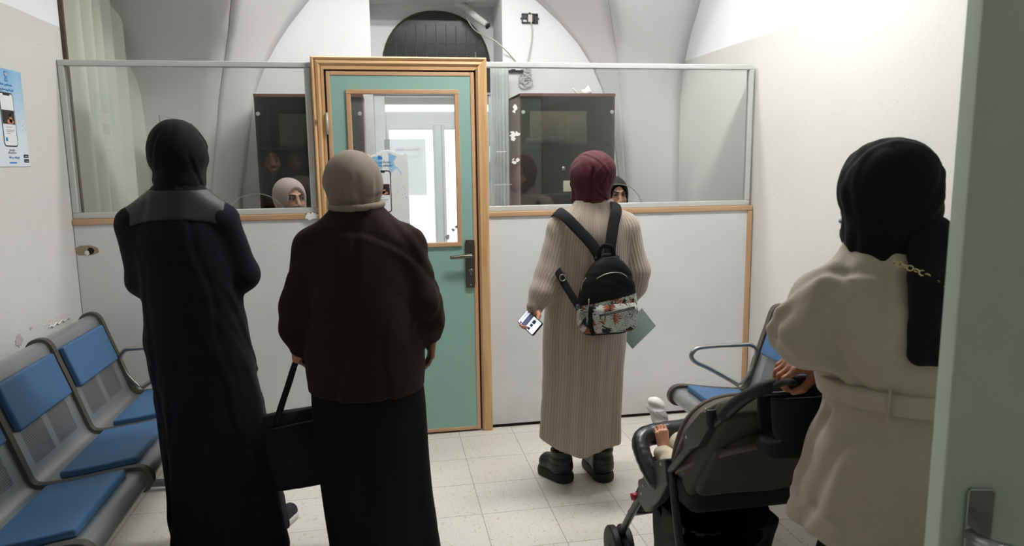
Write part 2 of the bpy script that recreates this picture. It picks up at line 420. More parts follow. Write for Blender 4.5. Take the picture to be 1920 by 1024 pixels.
    def mesh(s, relax=1):
        v = s.D; n = np.array(v.shape); ins = v < 0
        c = np.zeros(tuple(n-1), np.int8)
        for dx in (0, 1):
            for dy in (0, 1):
                for dz in (0, 1): c += ins[dx:n[0]-1+dx, dy:n[1]-1+dy, dz:n[2]-1+dz]
        act = (c > 0) & (c < 8); I = np.argwhere(act); idx = -np.ones(tuple(n-1), np.int64); idx[tuple(I.T)] = np.arange(len(I))
        acc = np.zeros((len(I), 3)); cnt = np.zeros(len(I))
        for ax in range(3):
            o = [0, 0, 0]; o[ax] = 1
            for p in (0, 1):
                for q in (0, 1):
                    base = np.zeros(3, int); u, w = [i for i in range(3) if i != ax]; base[u] = p; base[w] = q
                    A = I+base; B = A+o; a = v[tuple(A.T)].astype(float); b = v[tuple(B.T)].astype(float); cr = (a < 0) != (b < 0)
                    t = np.where(cr, a/np.where(cr, a-b, 1), 0); pos = A+np.array(o)*t[:, None]; acc[cr] += pos[cr]; cnt[cr] += 1
        V = acc/cnt[:, None]*s.h+s.lo; Fs = []
        for ax in range(3):
            sl0 = [slice(None)]*3; sl1 = [slice(None)]*3; sl0[ax] = slice(0, n[ax]-1); sl1[ax] = slice(1, n[ax])
            a = ins[tuple(sl0)]; b = ins[tuple(sl1)]; E = np.argwhere(a != b); sg = a[tuple(E.T)]
            u, w = (ax+1) % 3, (ax+2) % 3; ok = (E[:, u] > 0) & (E[:, w] > 0) & (E[:, u] < n[u]-1) & (E[:, w] < n[w]-1); E = E[ok]; sg = sg[ok]
            def cell(du, dw): A = E.copy(); A[:, u] -= du; A[:, w] -= dw; return idx[tuple(A.T)]
            Q = np.stack([cell(0, 0), cell(1, 0), cell(1, 1), cell(0, 1)], 1); Q[~sg] = Q[~sg][:, ::-1]; Fs.append(Q)
        Fq = np.concatenate(Fs)
        for _ in range(relax):
            S = np.zeros_like(V); C = np.zeros(len(V))
            for i in range(4):
                a, b = Fq[:, i], Fq[:, (i+1) % 4]
                for d in range(3): S[:, d] += np.bincount(a, V[b, d], len(V))+np.bincount(b, V[a, d], len(V))
                C += np.bincount(a, minlength=len(V))+np.bincount(b, minlength=len(V))
            V = V*.5+.5*S/np.maximum(C, 1)[:, None]
        return V, Fq
def rotm(yaw=0, pitch=0, roll=0):
    return np.array(Matrix.Rotation(yaw, 3, 'Z') @ Matrix.Rotation(pitch, 3, 'X') @ Matrix.Rotation(roll, 3, 'Y'))
def xf(V, c, M, s=1.0): return (V*s) @ np.asarray(M).T+np.array(c)
def join(parts):
    Vs, Fs, Cs, b = [], [], [], 0
    for V, Fq, C in parts:
        Vs.append(V); Fs.append(Fq+b); Cs.append(np.broadcast_to(np.asarray(C, float), (len(V), 3))); b += len(V)
    return np.concatenate(Vs), np.concatenate(Fs), np.concatenate(Cs)

def folds(amp, freq, d, ph=0., z1=None, soft=.1):
    """irregular cloth creases, ridged, running roughly across direction d"""
    d = np.array(d, float); d /= np.linalg.norm(d); r_ = np.random.RandomState(int(abs(ph)*97+freq)); D_ = [d+r_.normal(0, .38, 3) for _ in range(4)]; P4 = r_.uniform(0, 6.28, 8)
    def fn(X, Y, Z):
        w = 1.6*np.sin(6*X+4*Z+P4[4])+1.3*np.sin(5*Y-5*Z+P4[5])+.8*np.sin(11*Z+9*X+P4[6]); n = 0
        for i_, q in enumerate(D_): n = n+np.sin(freq*(.5+.22*i_)*(X*q[0]+Y*q[1]+Z*q[2])+w*(1+.3*i_)+P4[i_])
        m = .5+.5*np.sin(4.5*X+7*Z+3*Y+P4[7]); f = amp*(.9-2.2*np.abs(n/4))*(.35+.65*m)
        if z1 is not None: f = f*np.clip((z1-Z)/soft, 0, 1)
        return f
    return fn
def creases(K, amp, w, seed, zlo=-9, zhi=9, tilt=.8):
    """K single sharp folds: planes with a slight bend, each a groove with a lip"""
    r_ = np.random.RandomState(seed); L_ = []
    for _ in range(K):
        a = r_.uniform(0, 2*PI); n = np.array([math.cos(a), math.sin(a), r_.uniform(-tilt, tilt)]); n /= np.linalg.norm(n); L_.append((n, r_.uniform(-.05, .05), r_.uniform(.6, 1.3), r_.uniform(0, 6.28), r_.uniform(-1, 1, 3)))
    def fn(X, Y, Z):
        f = 0
        for n, c, g, ph, m in L_:
            d = X*n[0]+Y*n[1]+Z*n[2]-c+.010*np.sin(22*Z+14*X+ph); mk = np.clip(.5+8*(X*m[0]+Y*m[1]+Z*m[2]), 0, 1)
            f = f+g*mk*(np.exp(-(d/w)**2)-.7*np.exp(-((d-1.7*w)/(1.1*w))**2))
        return amp*f*np.clip((Z-zlo)/.03, 0, 1)*np.clip((zhi-Z)/.03, 0, 1)
    return fn
def pleats(cx, cy, n, amp, z0, z1, ph=0., p=1.):
    """vertical pleats that grow from nothing at z1 to full depth at z0"""
    def fn(X, Y, Z):
        th = np.arctan2(Y-cy, X-cx); g = np.clip((z1-Z)/(z1-z0), 0, 1)**p
        return amp*g*(np.sin(n*th+ph+.6*np.sin(2*th)+.5*np.sin(6*Z))+.45*np.sin((n*1.7)*th+2*ph))
    return fn
# ------------------------------------------------------------------ the room
XL, XR, YP, YB, YN, ZC = -1.51, 2.11, 3.91, 5.02, 5.42, 3.3
def struct(name, mb, m, parent=None, **kw):
    o = mb.build(name, m, parent, **kw)
    if parent is None: o['kind'] = 'structure'
    return o
def sempty(name, loc=(0, 0, 0)): return tag(empty(name, loc), kind='structure')
struct('floor', MB().box((-2.2, -1.7, -.1), (2.4, 5.7, 0)), M_FLOOR)
struct('ceiling', MB().box((-2.2, -1.7, ZC), (2.4, 5.7, ZC+.1)), M_CEIL)
wl = struct('wall_left', MB().box((XL-.3, -1.7, 0), (XL, 3.99, ZC)).box((XL-.3, 3.99, 0), (XL-.13, 5.1, ZC)), M_WALL)
struct('wall_right', MB().box((XR, -1.7, 0), (XR+.2, 5.1, ZC)), M_WALL)
struct('wall_front', MB().box((XL, -1.75, 0), (XR, -1.65, ZC)), mat('bounce_cut_grey_green', srgb(96, 104, 98), .7))  # unseen wall, coloured dark to cut bounced light
NX0, NX1, NZ = -.035, .84, 2.60
b = MB().box((XL-.2, YB, 0), (NX0, YN+.12, ZC)).box((NX1, YB, 0), (XR+.1, YN+.12, ZC)).box((NX0, YB, NZ), (NX1, YN+.12, ZC)).box((NX0, YN, 1.985), (NX1, YN+.12, NZ))
struct('wall_back', b, M_VAULT)

# groin vault webs over the office: curves traced from springing to crown
def web(c1, c2, n=24):
    def res(c):
        c = [Vector(p) for p in c]; top = c[-1]; d = (c[-1]-c[-2]); d = d/max(.05, d.z); h = ZC-top.z; c = c+[top+Vector((d.x*1.25, d.y*.9, 1))*(h*.5), Vector((top.x+d.x*h*1.7, top.y+d.y*h, ZC+.01))]
        c = catmull(c, 8); L = [0]
        for i in range(1, len(c)): L.append(L[-1]+(c[i]-c[i-1]).length)
        out = []
        for k in range(n+1):
            t = L[-1]*k/n; j = 1
            while j < len(L)-1 and L[j] < t: j += 1
            f = (t-L[j-1])/max(1e-9, L[j]-L[j-1]); out.append(c[j-1].lerp(c[j], f))
        return out
    A, B_ = res(c1), res(c2); V = []; Fs = []; m_ = 6
    for k in range(n+1):
        for j in range(m_+1):
            t = j/m_; p = A[k].lerp(B_[k], t); V.append(p)
    for k in range(n):
        for j in range(m_): i = k*(m_+1)+j; Fs.append((i, i+1, i+m_+2, i+m_+1))
    return V, Fs
c1R = [(1.70, YB, 0), (1.69, YB, 1.175), (1.663, YB, 1.459), (1.621, YB, 1.738), (1.541, YB, 2.012), (1.425, YB, 2.233), (1.282, YB, 2.4), (1.089, YB, 2.57)]
c2R = [(1.73, 5.0, 0), (1.722, 5.0, 1.174), (1.695, 4.98, 1.496), (1.668, 4.95, 1.72), (1.64, 4.9, 1.931), (1.582, 4.8, 2.148), (1.512, 4.68, 2.315), (1.418, 4.5, 2.473)]
c3R = [(XR+.01, 5.0, 0), (XR+.01, 5.0, 1.16), (XR+.01, 5.0, 1.5), (XR+.01, 5.0, 1.75), (XR+.01, 5.0, 1.96), (XR+.01, 4.94, 2.15), (XR+.01, 4.86, 2.32), (XR+.01, 4.70, 2.53)]
c1L = [(-.93, YB, 0), (-.916, YB, 1.201), (-.881, YB, 1.425), (-.836, YB, 1.698), (-.78, YB, 1.968), (-.695, YB, 2.168), (-.586, YB, 2.334), (-.427, YB, 2.533)]
c2L = [(-1.1, 5.0, 0), (-1.096, 5.0, 1.188), (-1.06, 4.98, 1.5), (-1.02, 4.95, 1.72), (-.98, 4.9, 1.925), (-.918, 4.8, 2.122), (-.859, 4.68, 2.275), (-.80, 4.5, 2.42)]
c3L = [(XL-.14, 5.0, 0), (XL-.14, 5.0, 1.16), (XL-.14, 5.0, 1.5), (XL-.14, 5.0, 1.75), (XL-.14, 5.0, 1.96), (XL-.14, 4.94, 2.15), (XL-.14, 4.86, 2.32), (XL-.14, 4.70, 2.53)]
for a_, b_ in ((c1R, c2R), (c2R, c3R), (c1L, c2L), (c2L, c3L)):
    V, Fs = web(a_, b_); o = raw_mesh('ceiling_vault', V, Fs, M_VAULT, smooth=True); o['kind'] = 'structure'
    sm_ = o.modifiers.new('s', 'SOLIDIFY'); sm_.thickness = .02; sm_.offset = 0

# ---- arched window in the niche, opaque pane, darkness behind it put into the colour
M_DARKPANE = mat('dark_opaque_pane', srgb(44, 47, 44), .22, var=(5, .25), spec=.6)
w1 = sempty('window_1')
ax0, ax1, az0, az1 = .035, .815, 2.0, 2.562
def arch_pts(x0, x1, z0, z1, n=22):
    c = (x0+x1)/2; hw = (x1-x0)/2; pts = [(x0, z0)]
    for i in range(n+1):
        t = PI-PI*i/n; x = math.cos(t); zz = math.sin(t)**.86
        pts.append((c+hw*math.copysign(abs(x)**.92, x), z0+.12+(z1-z0-.12)*zz))
    pts.append((x1, z0)); return pts
ap = arch_pts(ax0, ax1, az0, az1)
MB().prism(ap, lambda u, v, w: (u, w, v), YN-.004, YN+.001).build('pane', M_DARKPANE, w1)
fr = MB(); fr.tube([(x, YN-.008, z) for x, z in ap], .006, 6); fr.build('frame', mat('old_iron', srgb(70, 64, 52), .6), w1, smooth=True)
bars = MB()
for i in range(11):
    x = ax0+.03+i*.072; zt = az0+.1
    cxx = (ax0+ax1)/2; q = abs((x-cxx)/((ax1-ax0)/2))
    if q < 1: zt = az0+.12+(az1-az0-.12)*max(0, math.sqrt(max(0, 1-q**2)))**.86-.07
    bars.cyl((x, YN-.006, az0), (x, YN-.006, max(az0+.05, min(zt, 2.47))), .0022, n=6)
for z in (2.33,): bars.tube([(ax0+.03+i*.036, YN-.006, z+.018*abs(math.sin(i*PI/2))) for i in range(21)], .002, 6)
bars.build('grille', mat('dusty_iron', srgb(92, 94, 90), .6), w1, smooth=True)

# ---- glazed white door to the outside, in the niche
M_PVC = mat('white_pvc', srgb(240, 242, 243), .35)
d3 = sempty('door_3')
f = MB(); y0, y1 = YN+.02, YN+.08
f.box((NX0, y0, 0), (.045, y1, 1.985)).box((.045, y0, 1.765), (.80, y1, 1.865)).box((.045, y0, 1.962), (.80, y1, 1.985)).box((.80, y0, 0), (NX1, y1, 1.985)).box((.395, y0, .22), (.447, y1, 1.765)).box((.045, y0, 0), (.80, y1, .22))
f.build('frame', M_PVC, d3, bevel=.006)
f = MB()
for xa, xb in ((.045, .395), (.447, .80)):
    for (p, q) in (((xa, .22), (xa+.022, 1.765)), ((xb-.012, .22), (xb, 1.765)), ((xa+.022, 1.735), (xb-.012, 1.765)), ((xa+.022, .22), (xb-.012, .25))):
        f.box((p[0], y0-.012, p[1]), (q[0], y1-.01, q[1]))
f.build('sash', M_PVC, d3, bevel=.004)
MB().box((.045, y0+.03, .22), (.395, y0+.036, 1.765)).build('pane', M_GLASS, d3)
MB().box((.447, y0+.03, .22), (.80, y0+.036, 1.765)).build('pane', M_GLASS, d3)
MB().box((.045, y0+.03, 1.865), (.80, y0+.036, 1.962)).build('pane', M_GLASS, d3)
MB().box((.045, y0-.004, 1.915), (.80, y0+.02, 1.962)).build('blind_slat', mat('grey_blind', srgb(168, 168, 164), .7), d3)

# ---- partition: lower panels, ledges, aluminium rails, glass
def glassed(name, poly_pts, y0_, y1_):
    b = MB().prism(poly_pts, lambda u, v, w: (u, w, v), y0_, y1_); return b
pw = sempty('wall_partition')
LX0, LX1, RX0, RX1 = -1.508, -.322, .556, 2.098
pl_ = MB().box((LX0, 3.90, .018), (LX1, 3.95, 1.214)).build('lower_panel', M_PANEL, pw, bevel=.002)
pr_ = MB().box((RX0, 3.90, .02), (RX1-.02, 3.95, 1.20)).build('lower_panel', M_PANEL, pw, bevel=.002)
MB().box((LX0, 3.915, 0), (LX1, 3.945, .02)).box((RX0, 3.915, 0), (RX1, 3.945, .02)).build('floor_gap_shade', M_SHADE, pw)  # dark strips, shade under the panels put into colour
MB().box((LX0, 3.89, 1.214), (-.40, 3.965, 1.243)).build('ledge', M_TRIM_H, pw, bevel=.004)
MB().box((RX0, 3.89, 1.200), (RX1+.006, 3.965, 1.228)).build('ledge', M_TRIM_H, pw, bevel=.004)
MB().box((RX1-.022, 3.888, 0), (RX1+.008, 3.93, 1.198)).build('end_trim', M_TRIM_V, pw, bevel=.006)
def rails(x0, x1, z0, z1, posts):
    f = MB(); y0_, y1_ = 3.905, 3.945
    f.box((x0, y0_, z1-.028), (x1, y1_, z1)).box((x0, y0_, z0), (x1, y1_, z0+.03))
    for a, c in posts: f.box((a, y0_, z0+.03), (c, y1_, z1-.028))
    return f
rails(LX0, LX1, 1.243, 2.008, [(LX0, LX0+.028), (LX1-.045, LX1-.012)]).build('glass_frame', M_ALU, pw, bevel=.004)
rails(RX0, RX1-.008, 1.228, 2.018, [(RX1-.034, RX1-.008)]).build('glass_frame', M_ALU, pw, bevel=.004)
def hatch_pane(x0, x1, z0, z1, cx, hw, hh):
    R_ = (hh*hh+hw*hw)/(2*hh); cz = z0+hh-R_; a0 = math.asin(hw/R_); n = 24
    arc = [(cx-R_*math.sin(a0-2*a0*i/n), cz+R_*math.cos(a0-2*a0*i/n)) for i in range(n+1)]
    return [(x0, z0)]+arc+[(x1, z0), (x1, z1), (x0, z1)], arc
for x0, x1, z0, cx, hh in ((LX0+.026, LX1-.043, 1.27, -.645, .082), (RX0, RX1-.032, 1.256, 1.30, .108)):
    poly, arc = hatch_pane(x0, x1, z0, 1.982 if x0 < 0 else 1.992, cx, .142, hh)
    g = MB().prism(poly, lambda u, v, w: (u, w, v), 3.922, 3.928).build('pane', M_GLASS, pw)
    e = MB(); e.tube([(x, 3.925, z) for x, z in arc], .0028, 8)
    e.build('hatch_edge', mat('polished_glass_edge', srgb(196, 202, 200), .2), g, smooth=True)
# hole knocked in the left panel
def blot(cx, cz, rx, rz, n=26, seed=1, jag=.18):
    r_ = random.Random(seed); return [(cx+rx*math.cos(2*PI*i/n)*(1+r_.uniform(-jag, jag)), cz+rz*math.sin(2*PI*i/n)*(1+r_.uniform(-jag, jag))) for i in range(n)]
XZ = lambda u, v, w: (u, w, v)
MB().prism(blot(-1.46, 1.087, .058, .026, seed=3, jag=.1), XZ, 3.8985, 3.902).build('torn_surface', mat('torn_board', srgb(166, 150, 128), .9), pl_)
MB().prism(blot(-1.44, 1.084, .016, .017, seed=5, jag=.08), XZ, 3.8975, 3.902).build('hole', M_SHADE, pl_)  # dark patch painted for the shade inside the hole
MB().prism(blot(-1.458, 1.075, .012, .012, seed=8, jag=.3), XZ, 3.897, 3.9).build('torn_flap', mat('paper_white', srgb(238, 236, 230), .8), pl_)
# wrinkled tape where the left ledge stops
t_ = MB(); t_.prism(blot(-.365, 1.229, .038, .017, seed=11, jag=.25), XZ, 3.884, 3.90)
tag(t_.build('tape', mat('paper_white', (1, 1, 1)), None, bevel=.004), 'scrap of wrinkled white tape at the door end of the left ledge', 'tape')
# plaster damage on the left wall
YZ = lambda u, v, w: (w, u, v)
for (cy_, cz_, ry_, rz_, sd, colr, nm) in ((3.62, .80, .115, .022, 21, srgb(216, 214, 208), 'plaster_patch'), (3.25, .79, .030, .022, 24, srgb(190, 188, 182), 'plaster_patch'), (3.36, .815, .010, .006, 27, srgb(180, 178, 172), 'plaster_patch')):
    MB().prism(blot(cy_, cz_, ry_, rz_, seed=sd, jag=.28), YZ, XL-.001, XL+.0025).build(nm, mat('bare_plaster_%d' % sd, colr, .9, bump=(60, .8, .004)), wl)
MB().tube([(XL+.004, 3.52+.02*i, .782+.006*math.sin(i*2.1)) for i in range(12)], .003, 6).build('peeling_edge', mat('paper_white', (1, 1, 1)), wl, smooth=True)

# ---- the sea green door in its pine frame
d1 = sempty('door_1')
def molding(name, p0, p1, inward, width, m, flat=False):
    """frame member with a stepped profile; p0->p1 along the outer edge in x,z; inward = unit vector toward the opening; mitred"""
    prof = [(0, 3.90), (0, 3.872), (.007, 3.866), (.014, 3.870), (.018, 3.878), (.023, 3.872), (.034, 3.869), (.041, 3.876), (.045, 3.882), (.049, 3.879), (width, 3.879), (width, 3.90)]
    if flat: prof = [(0, 3.90), (0, 3.871), (.004, 3.867), (.012, 3.866), (.046, 3.867), (.050, 3.870), (.0505, 3.879), (width, 3.879), (width, 3.90)]
    V = []; d = Vector((p1[0]-p0[0], p1[1]-p0[1])).normalized()
    for e, s_ in ((p0, 1), (p1, -1)):
        mi = e[2]
        for u, y in prof: V.append((e[0]+inward[0]*u+d.x*u*s_*mi, y, e[1]+inward[1]*u+d.y*u*s_*mi))
    n = len(prof); Fs = [tuple(range(n)), tuple(range(2*n-1, n-1, -1))]+[(i, i+n, (i+1) % n+n, (i+1) % n) for i in range(n)]
    return MB().add(V, Fs).build(name, m, d1)
OX0, OX1, OZ = -.330, .562, 2.034
molding('door_frame', (OX0, 0, 0), (OX0, OZ, 1), (1, 0), .062, M_PINE_V)
molding('door_frame', (OX1, 0, 0), (OX1, OZ, 1), (-1, 0), .056, M_PINE_V, True)
molding('door_frame', (OX0, OZ, 1), (OX1, OZ, 1), (0, -1), .064, M_PINE_H)
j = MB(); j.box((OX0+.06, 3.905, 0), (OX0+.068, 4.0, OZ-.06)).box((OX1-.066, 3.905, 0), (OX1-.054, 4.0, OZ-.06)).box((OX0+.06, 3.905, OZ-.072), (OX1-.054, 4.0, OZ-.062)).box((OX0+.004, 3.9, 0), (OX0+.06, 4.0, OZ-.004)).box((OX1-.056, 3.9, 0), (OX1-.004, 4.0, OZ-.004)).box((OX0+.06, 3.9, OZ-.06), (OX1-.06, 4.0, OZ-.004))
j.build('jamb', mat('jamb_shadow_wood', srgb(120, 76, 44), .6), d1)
DX0, DX1, DZ0, DZ1 = -.258, .495, .010, 1.960
WX0, WX1, WZ0, WZ1 = -.163, .413, 1.049, 1.871
leaf = MB()
e = .020
for (a, c) in (((DX0+e, DZ0+e), (WX0+.01, DZ1-e)), ((WX1-.01, DZ0+e), (DX1-e, DZ1-e)), ((WX0+.01, DZ0+e), (WX1-.01, WZ0+.01)), ((WX0+.01, WZ1-.01), (WX1-.01, DZ1-e))):
    leaf.box((a[0], 3.880, a[1]), (c[0], 3.918, c[1]))
leaf.build('leaf', M_GREEN, d1)
ed = MB().box((DX0, 3.876, DZ0), (DX0+e, 3.92, DZ1)).box((DX1-e, 3.876, DZ0), (DX1, 3.92, DZ1)).build('edge_strip', M_TRIM_V, d1, bevel=.003)
MB().box((DX0+e, 3.876, DZ0), (DX1-e, 3.92, DZ0+e)).box((DX0+e, 3.876, DZ1-e), (DX1-e, 3.92, DZ1)).build('edge_strip', M_TRIM_H, d1, bevel=.003)
MB().box((DX0, 3.90, 0), (DX1, 3.93, .01)).build('door_gap_shade', M_SHADE, d1)  # dark strip painted for the shade under the leaf
q = .023
MB().box((WX0, 3.868, WZ0+q), (WX0+q, 3.9, WZ1-q)).box((WX1-q, 3.868, WZ0+q), (WX1, 3.9, WZ1-q)).build('glazing_bead', M_TRIM_V, d1, bevel=.003)
MB().box((WX0, 3.868, WZ1-q), (WX1, 3.9, WZ1)).box((WX0, 3.868, WZ0), (WX1, 3.9, WZ0+q)).build('glazing_bead', M_TRIM_H, d1, bevel=.003)
MB().box((WX0+.01, 3.897, WZ0+.01), (WX1-.01, 3.903, WZ1-.01)).build('pane', glass_mat('dusty_glass', frost=.22), d1)
for z in (1.70, 1.28, .30):
    h = MB(); h.cyl((DX0-.004, 3.868, z-.055), (DX0-.004, 3.868, z+.055), .0065, n=12); h.build('hinge', mat('pale_zinc', srgb(196, 194, 186), .4, .3), d1, smooth=True)
hp = MB(); pts = [(.432, .82), (.429, .845), (.428, 1.06), (.433, 1.085), (.477, 1.085), (.481, 1.06), (.480, .845), (.476, .82)]
hp.prism(pts, XZ, 3.866, 3.878); plate = hp.build('handle_plate', M_GUNMETAL, d1, bevel=.003)
lv = MB(); lv.cyl((.456, 3.868, .998), (.456, 3.838, .998), .013, .012, 16); lv.tube([(.462, 3.834, .998), (.43, 3.832, .999), (.39, 3.833, .996), (.342, 3.836, .993)], [.0115, .011, .010, .009], 12, smooth=4)
lv.build('lever', M_GUNMETAL, plate, smooth=True)
kc = MB(); kc.lathe([(.010, 0), (.010, .004), (.008, .006)], (.457, 3.867, .915), (0, -1, 0), 20); kc.box((.452, 3.861, .893), (.462, 3.868, .914)); kc.build('lock_cylinder', M_CHROME, plate)
sc_ = MB()
for z in (1.07, .838): sc_.lathe([(.004, 0), (.004, .002), (.002, .003)], (.455, 3.8665, z), (0, -1, 0), 12)
sc_.build('screw', M_CHROME, plate)
s_ = MB(); s_.cyl((.505, 3.87, 2.03), (.505, 3.87, 2.058), .0022, n=8); s_.lathe([(.006, 0), (.007, .002)], (.505, 3.87, 2.058), n=10)
tag(s_.build('screw', M_CHROME), 'loose steel screw standing upright on top of the pine door frame', 'screw')

# ---- posters
INK = mat('poster_blue_ink', srgb(38, 130, 200), .5); INKG = mat('poster_grey_ink', srgb(130, 134, 140), .5); INKK = mat('poster_black_ink', srgb(24, 24, 28), .4)
PAPW = mat('poster_white', srgb(240, 242, 244), .45)
def rrect(x0, y0, x1, y1, r, n=5):
    P_ = []
    for cx, cy, a in ((x1-r, y1-r, 0), (x0+r, y1-r, PI/2), (x0+r, y0+r, PI), (x1-r, y0+r, 3*PI/2)):
        for i in range(n+1): P_.append((cx+r*math.cos(a+PI/2*i/n), cy+r*math.sin(a+PI/2*i/n)))
    return P_
def poster(root, M, torn):
    """M maps (u right, v up, w out) to the room"""
    fn = lambda u, v, w: M @ Vector((u, v, w)); nu, nv = 70, 90; V = []; C = []; r_ = random.Random(4)
    jag = [r_.uniform(0, .006) for _ in range(nu+1)]
    for j_ in range(nv+1):
        for i in range(nu+1):
            u = .30*i/nu; top = .40
            if torn: top = .395-(.006 if u < .12 else 0)+jag[i]-(.035 if .12 < u < .15 else 0)*0+.012*math.sin(u*40)
            v = top*j_/nv; V.append(fn(u, v, 0))
            g = min(1, max(0, (v-.12)/.26)); hz = .10*math.sin(u*17+1)+.08*math.sin(u*41)
            g = max(0, min(1, g+hz*g)); c0 = np.array(srgb(226, 234, 240)); c1 = np.array(srgb(132, 188, 226)); c = c0*(1-g)+c1*g
            if torn:
                spl = .30+.03*math.sin(u*60)+.02*math.sin(u*133)+.012*math.sin(u*310)
                edge = v > top-.016-.006*math.sin(u*90)
                if u > .245+.02*math.sin(v*50) or v < .28+.03*math.sin(u*60): c = np.array(srgb(232, 234, 235))
                if .165 < u < .20 and v > .27: c = np.array(srgb(236, 238, 238))
                if edge: c = np.array(srgb(238, 238, 236))
            C.append(c)
    Fs = np.array([(j_*(nu+1)+i, j_*(nu+1)+i+1, (j_+1)*(nu+1)+i+1, (j_+1)*(nu+1)+i) for j_ in range(nv) for i in range(nu)])
    sh = raw_mesh('paper', [tuple(v) for v in V], Fs, M_PRINT, smooth=False, parent=root, cols=np.array(C))
    so = sh.modifiers.new('s', 'SOLIDIFY'); so.thickness = .0006; so.offset = -1
    def sym(name, polys, m, w=.0006):
        bb = MB()
        for p in polys: bb.prism(p, fn, w-.0003, w)
        return bb.build(name, m, root)
    px0, px1, pz0, pz1 = .0925, .2075, .083, .303
    sym('phone_picture', [rrect(px0, pz0, px1, pz1, .016)], INKK, .0008)
    sym('phone_screen', [rrect(px0+.005, pz0+.005, px1-.005, pz1-.005, .012)], PAPW, .0012)
    sym('phone_notch', [rrect(.122, pz1-.012, .178, pz1-.004, .004)], INKK, .0016)
    sym('screen_photo', [[(px0+.006, .175), (px1-.008, .175), (px1-.008, .232), (px0+.006, .232)]], mat('photo_dark', srgb(58, 44, 38), .5), .0016)
    sym('photo_figure', [blot(.165, .196, .013, .016, 16, 5, .08), blot(.162, .186, .028, .010, 16, 6, .1)], mat('photo_skin', srgb(196, 130, 100), .5), .002)
    sym('photo_hair', [blot(.165, .212, .013, .009, 14, 7, .1)], INKK, .0022)
    sym('screen_lines', [[(.12, z), (.12+w_, z), (.12+w_, z+.002), (.12, z+.002)] for z, w_ in ((.162, .05), (.150, .07), (.144, .06), (.136, .03))], INKG, .0016)
    sym('screen_button', [rrect(.108, .105, .124, .120, .003)], INK, .0016)
    lx, lz = .168, .368
    if torn: lx, lz = .155, .368
    ring = MB()
    if not torn:
        sym('emblem', [rrect(lx-.013, lz-.002, lx+.013, lz+.022, .002), rrect(lx-.013, lz-.020, lx+.013, lz-.005, .002)], INK)
        for rr in (.009, .006, .003):
            ring.tube([fn(lx+rr*math.cos(t*PI/10), lz+.010+rr*math.sin(t*PI/10), .0012) for t in range(20)], .0006, 4, True)
        ring.tube([fn(lx-.009, lz+.010, .0012), fn(lx+.009, lz+.010, .0012)], .0005, 4); ring.tube([fn(lx, lz+.001, .0012), fn(lx, lz+.019, .0012)], .0005, 4)
        for k_ in range(2): ring.tube([fn(lx-.009, lz-.010-k_*.005, .0012), fn(lx+.009, lz-.010-k_*.005, .0012)], .001, 4)
        ring.build('emblem_lines', PAPW, root)
    else:
        sym('emblem', [[(lx-.012, lz-.008), (lx+.012, lz-.008), (lx+.012, lz+.004), (lx-.008, lz+.014)]], INK)
    def tx(name, s_, u, v, size, m): text(name, shape_ar(s_), size, m, root, M @ Matrix.Translation((u, v, .001)))
    tx('headline', 'منصة بين شفافية', .15, .343 if torn else .332, .017, INK)
    tx('headline', 'تطبيقكم ودعمكم وسيلة', .15, .326 if torn else .312, .015, INK)
    if not torn:
        tx('caption', 'سهل وسريع', .15, .068, .010, INKG); tx('caption', 'حمل التطبيق الان', .15, .056, .010, INKG)
        tx('caption', 'تابع طلبك من مكانك', .16, .036, .011, INK)
        sym('blue_bar', [[(.12, .014), (.18, .014), (.18, .020), (.12, .020)]], INK)
        sym('store_badge', [rrect(.245, .038, .288, .052, .003)], INKK); sym('store_badge', [rrect(.245, .018, .288, .032, .003)], INKK)
        bl = mat('badge_white', (.8, .8, .8), .5)
        text('badge_text', 'App Store', .0075, bl, root, M @ Matrix.Translation((.268, .042, .0012)))
        text('badge_text', 'Google Play', .0065, bl, root, M @ Matrix.Translation((.268, .0225, .0012)))
    sp = []; r_ = random.Random(9)
    for _ in range(26):
        u, v, s_ = r_.uniform(.232, .29), r_.uniform(.15, .29), r_.uniform(.0008, .0024); sp.append([(u-s_, v), (u, v-s_), (u+s_, v), (u, v+s_)])
    sym('confetti', sp, mat('confetti_ink', srgb(90, 120, 160), .5))['kind'] = 'stuff'
Mw = Matrix(((0, 0, 1, XL+.002), (1, 0, 0, 3.225), (0, 1, 0, 1.502), (0, 0, 0, 1)))
pw1 = tag(empty('poster', (0, 0, 0)), 'blue and white poster with a big phone picture on the left wall', 'poster'); poster(pw1, Mw, False)
Md = Matrix(((1, 0, 0, -.160), (0, 0, -1, 3.895), (0, 1, 0, 1.156), (0, 0, 0, 1)))
pd1 = tag(empty('poster', (0, 0, 0)), 'torn blue poster with a phone picture stuck on the door window', 'poster'); poster(pd1, Md, True)
k = NB('thin_paper', .7); k.b.inputs['Base Color'].default_value = (*srgb(225, 226, 224), 1); k.b.inputs['Transmission Weight'].default_value = 0
tr_ = k.n('BsdfTranslucent'); tr_.inputs[0].default_value = (.9, .9, .9, 1); tp_ = k.n('BsdfTransparent'); mx_ = k.n('MixShader'); mx2 = k.n('MixShader'); mx_.inputs[0].default_value = .6; mx2.inputs[0].default_value = .55
k.l(k.b.outputs[0], mx_.inputs[1]); k.l(tr_.outputs[0], mx_.inputs[2]); k.l(mx_.outputs[0], mx2.inputs[1]); k.l(tp_.outputs[0], mx2.inputs[2]); k.l(mx2.outputs[0], k.nt.nodes['Material Output'].inputs[0])
no = tag(empty('notice'), 'thin white paper notice with black Arabic heading taped inside the door window', 'notice')
MB().box((.020, 3.906, 1.325), (.235, 3.9066, 1.62)).build('paper', k.M, no)
Mn = Matrix(((1, 0, 0, .140), (0, 0, -1, 3.9055), (0, 1, 0, 1.562), (0, 0, 0, 1)))
text('heading', shape_ar('المراجعين الكرام'), .019, INKG, no, Mn, depth=.0002)
